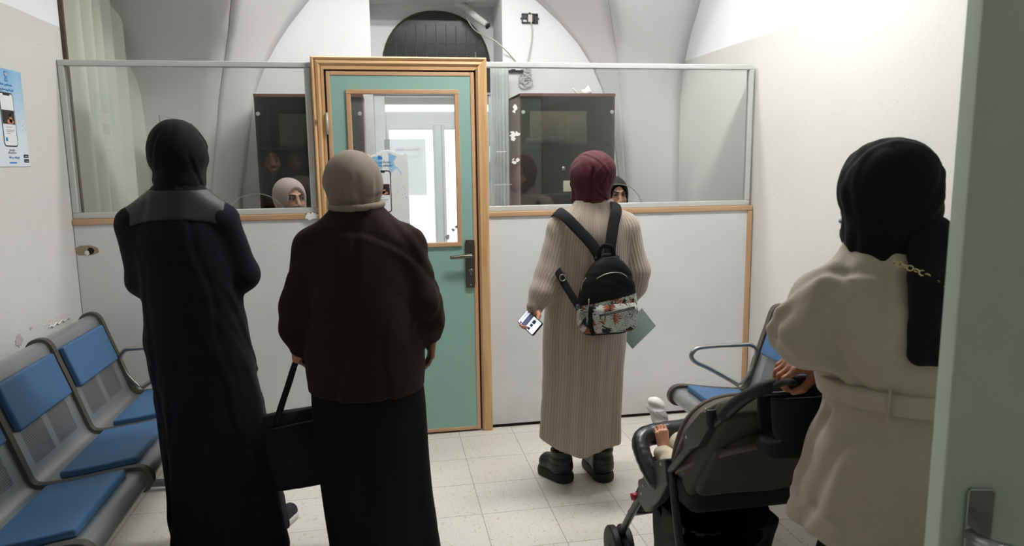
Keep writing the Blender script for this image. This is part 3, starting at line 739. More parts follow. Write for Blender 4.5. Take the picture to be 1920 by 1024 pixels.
text('line', shape_ar('يرجى الانتظار'), .009, INKG, no, Mn @ Matrix.Translation((.03, -.035, 0)), depth=.0002)
g_ = MB(); r_ = random.Random(12)
for i_ in range(16):
    a = r_.uniform(.2, PI); p = (.385+.055*math.cos(a)*r_.uniform(.75, 1.05), 1.082+.075*math.sin(a)*r_.uniform(.7, 1.05)); g_.prism(blot(p[0], p[1], r_.uniform(.004, .010), r_.uniform(.006, .014), 10, i_, .4), XZ, 3.8955-i_*.0002, 3.897)
tag(g_.build('sticker_residue', mat('grey_residue', srgb(150, 154, 158), .8)), 'grey scraped sticker residue in the lower corner of the door window', 'sticker residue')
for i_, (x, z, s_, lb) in enumerate(((.718, 1.777, .020, 'small torn white paper scrap on the right glass, topmost of three'), (.717, 1.64, .028, 'largest torn white paper scrap on the right glass, middle of three'), (.718, 1.499, .020, 'small torn white paper scrap on the right glass, lowest of three'))):
    g_ = MB(); r_ = random.Random(30+i_)
    for q_ in range(5):
        a0 = r_.uniform(0, 6.28); cx, cz = x+r_.uniform(-.6, .6)*s_, z+r_.uniform(-.7, .7)*s_
        g_.prism([(cx+s_*r_.uniform(.15, .75)*math.cos(a0+t*1.05), cz+s_*r_.uniform(.15, .75)*math.sin(a0+t*1.05)) for t in range(6)], XZ, 3.9185-q_*.0004, 3.9205)
    tag(g_.build('paper_scrap', mat('paper_white', (1, 1, 1))), lb, 'paper scrap', 'torn paper scraps on the right glass')
for bx_, lb in ((((.615, 3.9195, 1.548), (.668, 3.921, 1.552)), 'short level tape line beside the middle paper scrap on the right glass'), (((.60, 3.9195, 1.372), (.70, 3.921, 1.374)), 'long thin level tape line low on the right glass near the door'), (((.575, 3.9195, 1.50), (.58, 3.921, 1.58)), 'short upright tape strip on the right glass next to the door frame')):
    tag(MB().box(*bx_).build('tape_strip', mat('paper_white', (1, 1, 1))), lb, 'tape')

# ---- broken socket, cables, bracket, pipe on the back wall
YW = YB-.001
s0 = tag(empty('wall_socket'), 'open black electrical socket box high on the back wall', 'socket')
b = MB()
for (p, q2) in (((.975, 2.42), (1.085, 2.428)), ((.975, 2.475), (1.085, 2.483)), ((.975, 2.42), (.981, 2.483)), ((1.079, 2.42), (1.085, 2.483)), ((1.01, 2.42), (1.014, 2.483)), ((1.048, 2.42), (1.06, 2.483))): b.box((p[0], YW-.012, p[1]), (q2[0], YW, q2[1]))
b.box((1.062, YW-.018, 2.435), (1.078, YW, 2.468)).box((.984, YW-.016, 2.45), (1.008, YW, 2.466)); b.build('frame', M_BLACK, s0)
MB().box((1.018, YW-.014, 2.428), (1.046, YW, 2.475)).build('insert', mat('ivory_plastic', srgb(206, 205, 198), .5), s0)
for x, z in ((.972, 2.451), (1.088, 2.451), (1.03, 2.487)): MB().box((x-.006, YW-.008, z-.004), (x+.006, YW, z+.004)).build('lug', M_BLACK, s0)
MC = mat('pale_grey_cable', srgb(190, 190, 186), .5)
cb = MB(); cb.tube([(1.035, YW-.012, 2.43), (1.045, YW-.01, 2.38), (1.04, YW-.01, 2.30), (1.02, YW-.01, 2.2), (1.0, YW-.012, 2.12)], .005, 8, smooth=5)
for i_, (dx, dz, rr) in enumerate(((0, 0, .034), (.022, .02, .030), (.0, -.03, .036), (.026, -.022, .032), (.018, .048, .028))): cb.torus((.985+dx, YW-.008-i_*.003, 2.055+dz), rr, .004, (0, 1, .05))
tag(cb.build('cable', MC, smooth=True), 'pale cable hanging from the open socket and coiled below it', 'cable')
bk = MB(); bk.box((.868, YW-.02, 2.096), (.984, YW, 2.110)); bk.box((.895, YW-.024, 2.110), (.925, YW, 2.116)); bk.box((.964, YW-.024, 2.092), (.978, YW, 2.114))
tag(bk.build('curtain_bracket', M_BLACK, bevel=.002), 'small black rail bracket beside the narrow white curtain', 'bracket')
ac = tag(empty('pipe_stub'), 'white wrapped pipe end with a black mouth sticking out above the arched window', 'pipe')
yq = YN-.1
MB().tube([(.55, yq, 2.60), (.62, yq-.02, 2.575), (.70, yq-.06, 2.50), (.762, yq-.1, 2.445)], [.022, .026, .024, .020], 12, smooth=5).build('wrap', mat('white_wrap', srgb(214, 214, 208), .7, bump=(25, .9, .01)), ac, smooth=True)
MB().torus((.772, yq-.105, 2.432), .015, .007, (.7, -.4, -.6)).build('pipe_mouth', M_BLACK, ac, smooth=True)
MB().tube([(.60, yq, 2.585), (.68, yq-.05, 2.42), (.79, YW-.05, 2.29), (.90, YW-.01, 2.2), (.93, YW-.008, 2.17)], .004, 8, smooth=5).build('wire', MC, ac, smooth=True)

# ---- curtains
def curtain(name, A, B_, z0, z1, nf, amp, m, label, thick=.002, drift=0.0):
    n = nf*10; V = []; nz = 30; A = Vector(A); B_ = Vector(B_); d = (B_-A); nrm = Vector((-d.y, d.x)).normalized(); r_ = random.Random(5); ph = [r_.uniform(-.9, .9) for _ in range(nf+2)]
    for j_ in range(nz+1):
        z = z0+(z1-z0)*j_/nz
        for i in range(n+1):
            t = i/n; s_ = t*nf; q_ = ph[int(s_)]*(1-(s_ % 1))+ph[int(s_)+1]*(s_ % 1)
            w = amp*(1.0+.3*math.sin(s_*1.3))*math.sin(2*PI*s_+q_+.25*math.sin(z*3+s_)); p = A+d*t*(1-drift*(1-(z-z0)/(z1-z0)))+nrm*w; V.append((p.x, p.y, z))
    Fs = np.array([(j_*(n+1)+i, j_*(n+1)+i+1, (j_+1)*(n+1)+i+1, (j_+1)*(n+1)+i) for j_ in range(nz) for i in range(n)])
    o = raw_mesh(name, V, Fs, m, smooth=True); so = o.modifiers.new('s', 'SOLIDIFY'); so.thickness = thick
    return tag(o, label, 'curtain')
MCUR = mat('cream_curtain_cloth', srgb(206, 208, 194), .85, sheen=.2)
curtain('curtain', (XL-.005, 4.05), (XL+.02, 4.96), .25, 3.0, 6, .036, MCUR, 'tall pale green-grey curtain in folds behind the left glass', drift=-.03)
curtain('curtain', (.742, 4.93), (.865, 4.93), .25, 2.125, 5, .009, mat('white_curtain_cloth', srgb(192, 194, 193), .8), 'narrow white pleated curtain between the door and the right cabinet')
MB().box((XL-.128, 3.994, 0), (XL+.018, 4.012, 3.2)).build('trim_1', mat('brown_jamb', srgb(92, 74, 62), .6))['kind'] = 'structure'

# ---- glass-fronted cabinets in the office
M_CAB = mat('reddish_brown_veneer', srgb(98, 62, 52), .45, var=(6, .08)); M_CABD = mat('dark_brown_veneer', srgb(60, 50, 45), .5)
def cabinet(x0, x1, y0, y1, z1, label, seed, knobs):
    r = tag(empty('cabinet', ((x0+x1)/2, (y0+y1)/2, 0)), label, 'cabinet', 'glass-fronted office cabinets'); ox, oy = r.location.x, r.location.y
    a, c, p, q_ = x0-ox, x1-ox, y0-oy, y1-oy; t = .018
    k_ = MB().box((a, p+.02, 0), (a+t, q_, z1)).box((c-t, p+.02, 0), (c, q_, z1)).box((a, p, z1-t), (c, q_, z1)).box((a+t, p+.02, .06), (c-t, q_, .08)).box((a+t, p+.03, 0), (c-t, p+.05, .06)); k_.build('carcass', M_CAB, r, bevel=.001)
    MB().box((a+t, q_-.01, .08), (c-t, q_-.002, z1-t)).build('back_panel', M_CABD, r)
    for z in (.5, 1.0, 1.25, 1.585): MB().box((a+t, p+.03, z), (c-t, q_-.01, z+t)).build('shelf', M_CAB if z < 1.1 else M_CABD, r)
    mid = 0
    for x_a, x_b, kx in ((a+.002, mid-.002, mid-.035), (mid+.002, c-.002, mid+.035)):
        d_ = MB().box((x_a, p+.006, 1.02), (x_b, p+.012, z1-t-.002)).build('glass_door', M_SMOKE, r)
        MB().box((x_a, p+.003, .07), (x_b, p+.018, 1.012)).build('lower_door', M_CAB, r, bevel=.001)
        if (kx > 0) in knobs[0]:
            MB().lathe([(.006, 0), (.006, .008), (.013, .014), (.013, .02), (.009, .024)], (kx, p+.006, knobs[1]), (0, -1, 0), 20).build('knob', M_CHROME, d_, smooth=True)
        ex = x_a+.018 if kx < 0 else x_b-.020
        MB().lathe([(.012, 0), (.012, .005), (.010, .007)], (ex, p+.006, z1-.115), (0, -1, 0), 20).build('hinge_cap', mat('matt_steel_cap', srgb(190, 190, 186), .4, .6), d_)
    return r
cabR = cabinet(.868, 1.488, 4.55, 4.96, 1.916, 'brown cabinet with smoked glass doors behind the right glass', 1, ([False], 1.448))
cabL = cabinet(-.722, -.092, 4.55, 4.96, 1.908, 'brown cabinet with smoked glass doors behind the left glass and door', 2, ([True], 1.448))
def boxy(name, lo, hi, m, label, cat, bev=.003): return tag(MB().box(lo, hi).build(name, m, bevel=bev), label, cat)
M_REFL_BEIGE = mat('beige_reflection', srgb(176, 168, 142), .8); M_FILE = mat('grey_file', srgb(98, 98, 92), .7)  # beige blocks below are added in place of reflections in the cabinet glass
boxy('reflection_block', (.95, 4.66, 1.604), (1.33, 4.92, 1.815), M_REFL_BEIGE, 'wide beige block standing in for a reflection, on the upper shelf of the right cabinet', 'box')
boxy('reflection_block', (-.60, 4.66, 1.604), (-.16, 4.92, 1.80), M_REFL_BEIGE, 'wide beige block standing in for a reflection, on the upper shelf of the left cabinet', 'box')
pb = Field((.91, 4.58, 1.60), (1.2, 4.68, 1.68), .005); pb.ell((1.09, 4.62, 1.632), (.085, .02, .022)); pb.rc((1.0, 4.62, 1.625), (.93, 4.62, 1.63), .018, .01); pb.warp(lambda X, Y, Z: .004*np.sin(90*X+40*Z)+.004*np.sin(70*Z+130*Y)); pb.clipz(1.605)
V, Fq = pb.mesh(); tag(raw_mesh('plastic_bag', V, Fq, mat('crumpled_white_plastic', srgb(196, 198, 192), .35)), 'crumpled white plastic bag on the shelf of the right cabinet', 'plastic bag')
pf = Field((-.45, 4.56, 1.60), (-.10, 4.67, 1.66), .005); pf.ell((-.25, 4.61, 1.619), (.10, .03, .014)); pf.warp(lambda X, Y, Z: .003*np.sin(80*X+60*Z)); pf.clipz(1.605)
V, Fq = pf.mesh(); tag(raw_mesh('folder', V, Fq, M_FILE), 'dark grey folder lying on the shelf of the left cabinet', 'folder')
cp = Field((1.22, 4.6, 1.915), (1.42, 4.8, 2.0), .005); cp.ell((1.33, 4.68, 1.935), (.035, .03, .022)); cp.rc((1.34, 4.68, 1.94), (1.345, 4.67, 1.975), .014, .004); cp.rc((1.27, 4.68, 1.93), (1.24, 4.67, 1.955), .006, .004); cp.warp(lambda X, Y, Z: .003*np.sin(120*X+90*Z)); cp.clipz(1.917)
V, Fq = cp.mesh(); tag(raw_mesh('crumpled_paper', V, Fq, mat('paper_white', (1, 1, 1))), 'crumpled white paper on top of the right cabinet', 'paper')
boxy('sticky_note', (1.145, 4.5535, 1.30), (1.205, 4.5545, 1.37), mat('cream_note', srgb(206, 200, 176), .8), 'cream paper note stuck low on the right cabinet glass', 'note', 0)
# framed board leaning behind the left glass
lb = tag(empty('acrylic_panel'), 'clear panel edge with grey rim standing behind the left glass', 'panel')
MB().tube([(-1.30, 4.75, .6), (-1.30, 4.75, 1.80), (-1.14, 4.86, 1.75)], .003, 6).build('rim', mat('grey_rim', srgb(120, 122, 120), .5), lb)
MB().add([(-1.30, 4.75, 0), (-1.14, 4.86, 0), (-1.14, 4.86, 1.75), (-1.30, 4.75, 1.80), (-1.304, 4.756, 0), (-1.144, 4.866, 0), (-1.144, 4.866, 1.75), (-1.304, 4.756, 1.80)], [(0, 1, 2, 3), (7, 6, 5, 4), (0, 4, 5, 1), (1, 5, 6, 2), (2, 6, 7, 3), (3, 7, 4, 0)]).build('sheet', M_GLASS, lb)

# ---- lamps on the ceiling
def lamp(loc, w, d, label):
    k_ = NB('lamp_tube_'+label[:4], .5); k_.b.inputs['Emission Color'].default_value = (1, .98, .95, 1); k_.b.inputs['Emission Strength'].default_value = 4
    r = tag(empty('ceiling_lamp', (loc[0], loc[1], loc[2]+.045 if loc[2] < 3 else ZC)), label, 'lamp')
    if loc[2] < 3:
        for x in (-.8, .8): MB().cyl((x, 0, 0), (x, 0, ZC-loc[2]-.045), .006, n=8).build('rod', M_ALU, r)
    MB().box((-w/2, -d/2, -.045), (w/2, d/2, 0)).build('housing', M_CEIL, r, bevel=.004)
    for y in ((-.07, .07) if d > .2 else (-.03, .03)): MB().cyl((-w/2+.03, y, -.058), (w/2-.03, y, -.058), .012, n=12).build('tube', k_.M, r, smooth=True)
lamp(LAMP_ROOM, 1.2, .3, 'white twin tube ceiling lamp over the waiting people')
lamp(LAMP_OFFICE, 2.3, .12, 'white twin tube ceiling lamp over the office side')

# ---- the open green door leaf beside the camera
d2 = sempty('door_2', (.752, .86, 0)); d2.rotation_euler = (0, 0, math.radians(-14))
MB().box((0, -.04, .01), (.86, 0, 2.1)).build('leaf', M_GREEN2, d2, bevel=.003)
ph_ = MB(); ph_.prism(rrect(.03, .86, .066, 1.05, .006), lambda u, v, w: (u, w, v), -.047, -.04); plate2 = ph_.build('handle_plate', M_CHROME, d2, bevel=.002)
hl = MB(); hl.tube([(.036, -.045, .985), (.034, -.075, .99), (.045, -.094, .992), (.070, -.097, .985), (.085, -.096, .96), (.09, -.095, .90)], .0085, 12, smooth=6); hl.build('lever', M_CHROME, plate2, smooth=True)
# ------------------------------------------------------------------ people
SKIN_L = np.array(srgb(222, 176, 150)); SKIN_M = np.array(srgb(196, 142, 112)); SKIN_D = np.array(srgb(168, 112, 86))
def head_mesh(skin=SKIN_M, h=.003, gaze=0., makeup=0., lips=(.55, .2, .17)):
    F = Field((-.11, -.13, -.24), (.11, .15, .14), h)
    F.ell((0, -.015, .030), (.076, .095, .088)).ell((0, .030, -.035), (.060, .064, .080), .03).ell((0, .052, -.088), (.032, .030, .024), .03)
    for s_ in (-1, 1):
        F.ell((.036*s_, .062, -.032), (.022, .020, .024), .025)
        F.rc((.012*s_, .090, .028), (.044*s_, .072, .026), .007, .006, .012)
        F.ell((.031*s_, .102, .006), (.019, .013, .013), .012, sub=True)
        F.ell((.031*s_, .0765, .007), (.0135, .0135, .0135), .002)
        F.rc((.017*s_, .088, .004), (.031*s_, .0925, .016), .0032, k=.004).rc((.031*s_, .0925, .016), (.045*s_, .083, .006), .0032, k=.004).rc((.019*s_, .0885, .000), (.043*s_, .084, .001), .003, k=.004)
        F.ell((.0115*s_, .100, -.036), (.0085, .010, .0075), .008)
        F.ell((.078*s_, -.012, -.005), (.010, .018, .030), .008)
    F.rc((0, .089, .012), (0, .110, -.030), .0075, .0105, .012)
    F.ell((0, .091, -.062), (.023, .011, .0055), .006).ell((0, .090, -.071), (.019, .011, .0065), .006)
    F.rc((0, -.015, -.08), (0, -.030, -.22), .050, .056, .03)
    V, Q = F.mesh(); C = np.tile(skin, (len(V), 1)); x, y, z = np.abs(V[:, 0]), V[:, 1], V[:, 2]
    fr = y > .06
    lip = fr & (x < .023) & ((z < -.057) & (z > -.078)) & (y > .088); C[lip] = lips
    br = fr & (x > .012) & (x < .049) & (np.abs(z-(.030-(x-.032)**2*14)) < .0042); C[br] = (.03, .022, .018)
    if makeup:
        es = fr & ((((x-.031)/.021)**2+((z-.011)/.012)**2) < 1); C[es] = C[es]*(1-makeup)+np.array((.05, .035, .035))*makeup
        ck = fr & ((((x-.045)/.02)**2+((z+.03)/.018)**2) < 1); C[ck] = C[ck]*.85+np.array((.7, .25, .2))*.15
    de = np.sqrt((x-.031)**2+(V[:, 1]-.0765)**2+(z-.007)**2); ball = (de < .0150) & fr & ((((x-.031)/.0125)**2+((z-.007)/.0068)**2) < 1)
    C[ball] = (.75, .72, .70)
    ix = V[:, 0]-np.sign(V[:, 0])*.031-gaze; C[ball & ((ix**2+(z-.0075)**2) < .0062**2)] = (.03, .018, .012)
    lid = (de < .0170) & fr & ~ball & ((((x-.031)/.0145)**2+((z-.008)/.0088)**2) < 1) & (z > .006); C[lid] = (.03, .02, .02)
    return V, Q, C
def hand_mesh(skin, curl=.35, side=1, h=.0028, thumb=.5, spread=1.0):
    """wrist at origin, fingers along +x, thumb toward +y*side, back of the hand up"""
    F = Field((-.07, -.10, -.12), (.22, .10, .07), h); s_ = side
    ys = [.030, .010, -.010, -.029]; Ls = [.070, .078, .072, .056]; R_ = [.0090, .0092, .0088, .0078]
    F.rc((-.06, 0, 0), (.0, 0, 0), .026, .024, .02)
    for y, L_, r in zip(ys, Ls, R_):
        F.rc((.012, y*.55*s_, 0), (.088 if y > -.02 else .080, y*s_, .002), .0150, .0115, .012)
        p = np.array([.090 if y > -.02 else .082, y*s_, 0.0]); a = curl*.7; sp = y*1.2*(spread-1)
        for i_, f in enumerate((.46, .30, .24)):
            q_ = p+L_*f*np.array([math.cos(a), sp*s_, -math.sin(a)]); F.rc(p, q_, r*(1-.06*i_), r*(.93-.06*i_), .004); p = q_; a += curl*1.15
    F.ell((.035, .022*s_, -.010), (.030, .018, .014), .014)
    a = thumb; p0 = (.022, .022*s_, -.010); p1 = (.050, (.022+.030*math.cos(a))*s_, -.012-.022*math.sin(a)); p2 = (.078, (.026+.038*math.cos(a))*s_, -.018-.034*math.sin(a)); p3 = (.100, (.020+.038*math.cos(a))*s_, -.020-.040*math.sin(a))
    F.rc(p0, p1, .0145, .0115, .01).rc(p1, p2, .0112, .0098, .004).rc(p2, p3, .0098, .0082, .004)
    V, Q = F.mesh(); C = np.tile(skin, (len(V), 1)); return V, Q, C
def frame(x, up):
    """matrix whose x axis points along x and z axis near up"""
    x = Vector(x).normalized(); u = Vector(up); z = (u-x*u.dot(x)).normalized(); y = z.cross(x)
    return np.array([[x.x, y.x, z.x], [x.y, y.y, z.y], [x.z, y.z, z.z]])
def body_core(joints, skin, h=.014):
    """trunk, arms and legs under the clothes. joints: dict of points"""
    J = joints; pts = np.array([p for v in J.values() for p in v], float); lo, hi = pts.min(0)-.2, pts.max(0)+.2; lo[2] = max(lo[2], -.01)
    F = Field(lo, hi, h)
    n, s_, pv = [np.array(p, float) for p in J['spine']]
    F.rc(n, n+(s_-n)*.5, .05, .085, .04).rc(n+(s_-n)*.5, s_, .11, .095, .06).rc(s_, pv, .095, .11, .06)
    for a in J['arms_l'], J['arms_r']: F.chain(a, [.036, .030, .025], .03)
    for l in J['legs_l'], J['legs_r']: F.chain(l, [.075, .048, .026], .03); F.rc(l[-1], np.array(l[-1])+np.array((0, .04, -.025)), .024, .02, .02)
    for a in J['arms_l'], J['arms_r']: F.rc(n+(s_-n)*.22, a[0], .04, .034, .04)
    V, Q = F.mesh(); return V, Q, np.tile(skin, (len(V), 1))
def person(name, loc, label, parts):
    r = tag(empty('person', loc), label, 'person'); V, Q, C = join(parts); V = V-np.array(loc); raw_mesh('body', V, Q, M_SKIN, parent=r, cols=C); return r
def cloth(name, F, m, root, relax=1, attrs=None, tf=None, cols=None):
    V, Q = F.mesh(relax); at = attrs(V) if attrs else None; cc = cols(V) if cols else None
    if tf: V = tf(V)
    q_ = root
    while q_ is not None: V = V-np.array(q_.location); q_ = q_.parent
    return raw_mesh(name, V, Q, m, parent=root, attrs=at, cols=cc)
def legs(cx, cy, hip=.82, w=.085, dy=0.):
    return [(cx-w, cy, hip), (cx-w, cy+.03, hip*.54), (cx-w-.01, cy+dy, .07)], [(cx+w, cy, hip), (cx+w, cy+.03, hip*.54), (cx+w+.01, cy+dy, .07)]
def shoe(F, heel, toe, w=.036, hgt=.07):
    heel = np.array(heel, float); toe = np.array(toe, float); d = toe-heel; L_ = np.linalg.norm(d); d /= L_
    F.rc(heel+d*.035+(0, 0, .04), toe-d*.035+(0, 0, .032), .040, .034, .02); F.rc(heel+d*.04+(0, 0, .05), heel+d*.05+(0, 0, hgt), .040, .038, .02); F.clipz(.0)
    return F

def hijab_field(h=.005, neck=.076, back=0., big=1.0, low=-.18, face=True, ph=0., op=1.0):
    F = Field((-.19, -.22, -.30), (.19, .17, .17), h)
    F.ell((0, -.015-back*.4, .030), (.092*big, (.110+back)*big, .100*big)).rc((0, -.002, -.01), (0, -.006-back*.3, -.068), .089*big, .078*big, .04).rc((0, -.008, -.10), (0, -.010, low), neck, neck*.97, .04)
    F.ell((0, .045, -.085), (.060, .055, .045), .04)
    if face: F.ell((0, .152, -.006), (.066*op, .102, .092*op), .010, sub=True)
    return F

# ---- woman in the long navy coat, left
RA = (-.70, 2.75, 0)
hc = np.array((-.706, 2.775, 1.528)); HM = rotm(-.12, -.05, 0)
hv, hq, hcol = head_mesh(SKIN_M, .004)
LL, LR = legs(-.66, 2.78, .80)
J = dict(spine=[(-.71, 2.76, 1.40), (-.70, 2.76, 1.05), (-.68, 2.77, .83)], arms_l=[(-.865, 2.76, 1.285), (-.85, 2.80, 1.07), (-.74, 2.94, 1.06)], arms_r=[(-.56, 2.76, 1.285), (-.52, 2.80, 1.09), (-.66, 2.95, 1.05)], legs_l=LL, legs_r=[(-.58, 2.78, .80), (-.55, 2.85, .43), (-.505, 2.91, .08)])
hd = hand_mesh(SKIN_M, .5, 1, .0035)
hand_l = (xf(hd[0], (-.72, 2.97, 1.06), frame((1, .05, .05), (0, .9, .4)), .95), hd[1], hd[2])
hdl = hand_mesh(SKIN_M, .5, -1, .0035); hand_r = (xf(hdl[0], (-.69, 2.985, 1.03), frame((-1, .05, .05), (0, .9, .4)), .95), hdl[1], hdl[2])
pA = person('person', RA, 'woman in a long navy coat and black headscarf facing the left glass', [(xf(hv, hc, HM, .97), hq, hcol), body_core(J, SKIN_M), hand_l, hand_r])
NAVY = mat('navy_wool', srgb(17, 18, 27), .9, sheen=.03, spec=.2, bump=(220, .35, .002), var=(60, .12))
F = Field((-1.0, 2.48, .0), (-.30, 3.08, 1.44), .009)
F.loft([(.06, -.620, 2.77, .210, .20), (.30, -.638, 2.77, .198, .185), (.53, -.655, 2.77, .190, .172), (.74, -.672, 2.77, .183, .158), (.86, -.69, 2.765, .186, .148), (.98, -.693, 2.765, .172, .138), (1.12, -.70, 2.76, .172, .132), (1.25, -.715, 2.755, .170, .124), (1.32, -.718, 2.755, .150, .110), (1.38, -.716, 2.757, .105, .090), (1.43, -.712, 2.76, .076, .076)], k=.03, sm=.03)
F.rc((-.755, 2.75, 1.375), (-.865, 2.752, 1.300), .055, .058, .04).rc((-.675, 2.75, 1.382), (-.572, 2.752, 1.305), .055, .058, .04)
F.chain([(-.868, 2.752, 1.29), (-.862, 2.782, 1.09), (-.80, 2.90, 1.055), (-.73, 2.96, 1.06)], [.060, .056, .050, .045], .03)
F.chain([(-.572, 2.752, 1.295), (-.520, 2.778, 1.10), (-.56, 2.90, 1.06), (-.66, 2.965, 1.05)], [.060, .060, .052, .045], .025)
F.loft([(1.40, -.712, 2.765, .080, .080), (1.452, -.708, 2.770, .077, .080)], k=.012, sm=.01)
F.warp(pleats(-.66, 2.77, 7, .014, .05, .95, .6, 1.3)); F.warp(folds(.0035, 34, (.8, .5, .45), 1.0)); cr_ = creases(7, .004, .010, 63); F.warp(lambda X, Y, Z: cr_(X+.7, Y-2.75, Z-1.08))
F.loft([(.0, -.625, 2.77, .175, .16), (.14, -.63, 2.77, .17, .155)], sub=True, sm=.01)
cloth('coat', F, NAVY, pA)
F = Field((-.98, 2.55, 1.22), (-.44, 2.90, 1.45), .005)
F.loft([(1.12, -.70, 2.76, .174, .136), (1.25, -.715, 2.755, .174, .128), (1.32, -.718, 2.755, .154, .114), (1.38, -.716, 2.757, .109, .094), (1.43, -.712, 2.76, .080, .080)], k=.03, sm=.03)
F.rc((-.755, 2.75, 1.375), (-.865, 2.752, 1.300), .0585, .0615, .04).rc((-.675, 2.75, 1.382), (-.572, 2.752, 1.305), .0585, .0615, .04); F.warp(creases(5, .0025, .008, 3))
def yoke(X, Y, Z): return np.maximum(.30-Z*0, 0)*0
S_ = F.D; X, Y, Z = np.meshgrid(*F.ax, indexing='ij')
lowz = 1.285+.040*np.clip(1-((X+.715)/.19)**2, 0, 1)-.01
F.D = np.maximum.reduce([S_, (lowz-Z).astype(np.float32), (Y-2.765).astype(np.float32), (X+.552).astype(np.float32), (-.888-X).astype(np.float32), (Z-1.415).astype(np.float32)])
cloth('leather_yoke', F, mat('black_leather', srgb(27, 26, 26), .5, bump=(70, .25, .002), spec=.4), pA)
F = hijab_field(.004, .072, .0, 1.0, -.135); F.warp(folds(.002, 45, (.8, .2, -.5), .5)); F.warp(creases(6, .0028, .009, 12, zhi=.09))
BLACKCLOTH = mat('black_scarf_cloth', srgb(13, 13, 14), .85, sheen=.02, spec=.2, bump=(150, .25, .002))
cloth('headscarf', F, BLACKCLOTH, pA, tf=lambda V: xf(V, hc, HM, 1.02))
def trainer(root, heel, toe):
    heel = np.array(heel, float); toe = np.array(toe, float); lo = np.minimum(heel, toe)-.07; hi = np.maximum(heel, toe)+.07; lo[2] = 0; hi[2] = .12
    F = Field(lo, hi, .004); shoe(F, heel, toe, hgt=.075); F.D = np.maximum(F.D, .022-F.ax[2][None, None, :]); s_ = cloth('shoe', F, mat('navy_canvas', srgb(28, 28, 38), .8), root)
    F = Field(lo, hi, .004); d = (toe-heel)/np.linalg.norm(toe-heel); F.rc(heel+d*.04+(0, 0, .015), toe-d*.04+(0, 0, .013), .045, .040); F.clipz(.002, .026); cloth('sole', F, mat('off_white_rubber', srgb(206, 204, 198), .6), s_)
    F = Field(lo, hi, .004); F.rc(heel+d*.04+(0, 0, .015), toe-d*.04+(0, 0, .013), .0462, .0412); F.clipz(.016, .019)
    V, Q = F.mesh(0); raw_mesh('sole_stripe', V-np.array(root.location), Q, mat('navy_canvas', (0, 0, 0)), parent=s_)
trainer(pA, (-.525, 2.86, 0), (-.43, 3.07, 0)); trainer(pA, (-.76, 2.80, 0), (-.78, 3.04, 0))

# ---- woman in the brown cardigan, centre left
RB = (-.07, 2.60, 0); hc = np.array((-.096, 2.635, 1.412)); HM = rotm(-.35, -.10, 0)
LL, LR = legs(-.05, 2.62, .74)
J = dict(spine=[(-.09, 2.61, 1.28), (-.08, 2.61, .95), (-.07, 2.62, .75)], arms_l=[(-.24, 2.61, 1.18), (-.30, 2.62, .96), (-.325, 2.66, .80)], arms_r=[(.08, 2.61, 1.18), (.14, 2.60, .98), (.158, 2.62, .85)], legs_l=LL, legs_r=LR)
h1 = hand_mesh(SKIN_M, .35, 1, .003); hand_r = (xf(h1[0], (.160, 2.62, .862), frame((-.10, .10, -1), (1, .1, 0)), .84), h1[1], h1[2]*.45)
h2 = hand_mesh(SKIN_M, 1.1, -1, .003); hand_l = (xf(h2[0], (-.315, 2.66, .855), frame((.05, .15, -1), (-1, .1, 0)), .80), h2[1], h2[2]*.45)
pB = person('person', RB, 'woman in a dark brown cardigan and taupe headscarf standing before the door', [(xf(hv, hc, HM, .95), hq, hcol), body_core(J, SKIN_M), hand_r, hand_l])
BROWN = mat('dark_brown_knit', srgb(36, 22, 17), .9, sheen=.04, spec=.2, bump=(260, .5, .003), var=(90, .15)); BLACKSK = mat('black_skirt_cloth', srgb(15, 15, 15), .9, spec=.2, bump=(200, .3, .002))
F = Field((-.46, 2.35, .0), (.32, 2.9, .98), .009)
F.loft([(.015, -.035, 2.62, .205, .19), (.10, -.038, 2.62, .203, .185), (.23, -.054, 2.62, .202, .180), (.44, -.070, 2.62, .208, .175), (.64, -.078, 2.62, .208, .172), (.72, -.08, 2.615, .20, .165), (.95, -.08, 2.61, .16, .13)], k=.02)
F.warp(pleats(-.05, 2.62, 6, .012, .02, .75, 1.2, 1.0)); F.loft([(-.01, -.04, 2.62, .18, .165), (.12, -.04, 2.62, .18, .16)], sub=True, sm=.01)
cloth('skirt', F, BLACKSK, pB)
F = Field((-.46, 2.36, .66), (.30, 2.86, 1.40), .008)
F.loft([(.69, -.083, 2.605, .208, .185), (.78, -.083, 2.605, .215, .188), (.88, -.082, 2.605, .212, .182), (1.0, -.085, 2.60, .200, .168), (1.12, -.087, 2.60, .190, .150), (1.20, -.088, 2.60, .184, .138), (1.26, -.09, 2.602, .160, .120), (1.31, -.09, 2.605, .110, .098), (1.352, -.09, 2.608, .080, .088)], k=.03, sm=.03)
F.rc((-.13, 2.60, 1.282), (-.243, 2.60, 1.212), .064, .068, .05).rc((-.05, 2.60, 1.282), (.070, 2.60, 1.205), .064, .070, .05)
F.chain([(-.245, 2.60, 1.208), (-.300, 2.59, 1.0), (-.318, 2.62, .92), (-.315, 2.65, .845)], [.068, .066, .058, .040], .035)
F.chain([(.075, 2.60, 1.20), (.128, 2.585, 1.0), (.142, 2.60, .93), (.152, 2.62, .870)], [.070, .068, .058, .040], .035)
F.warp(folds(.005, 30, (.8, .4, .5), .4)); cr_ = creases(7, .005, .012, 62); F.warp(lambda X, Y, Z: cr_(X+.08, Y-2.6, Z-1.0))
F.loft([(.60, -.083, 2.605, .185, .160), (.73, -.083, 2.605, .185, .160)], sub=True, sm=.01)
cloth('cardigan', F, BROWN, pB)
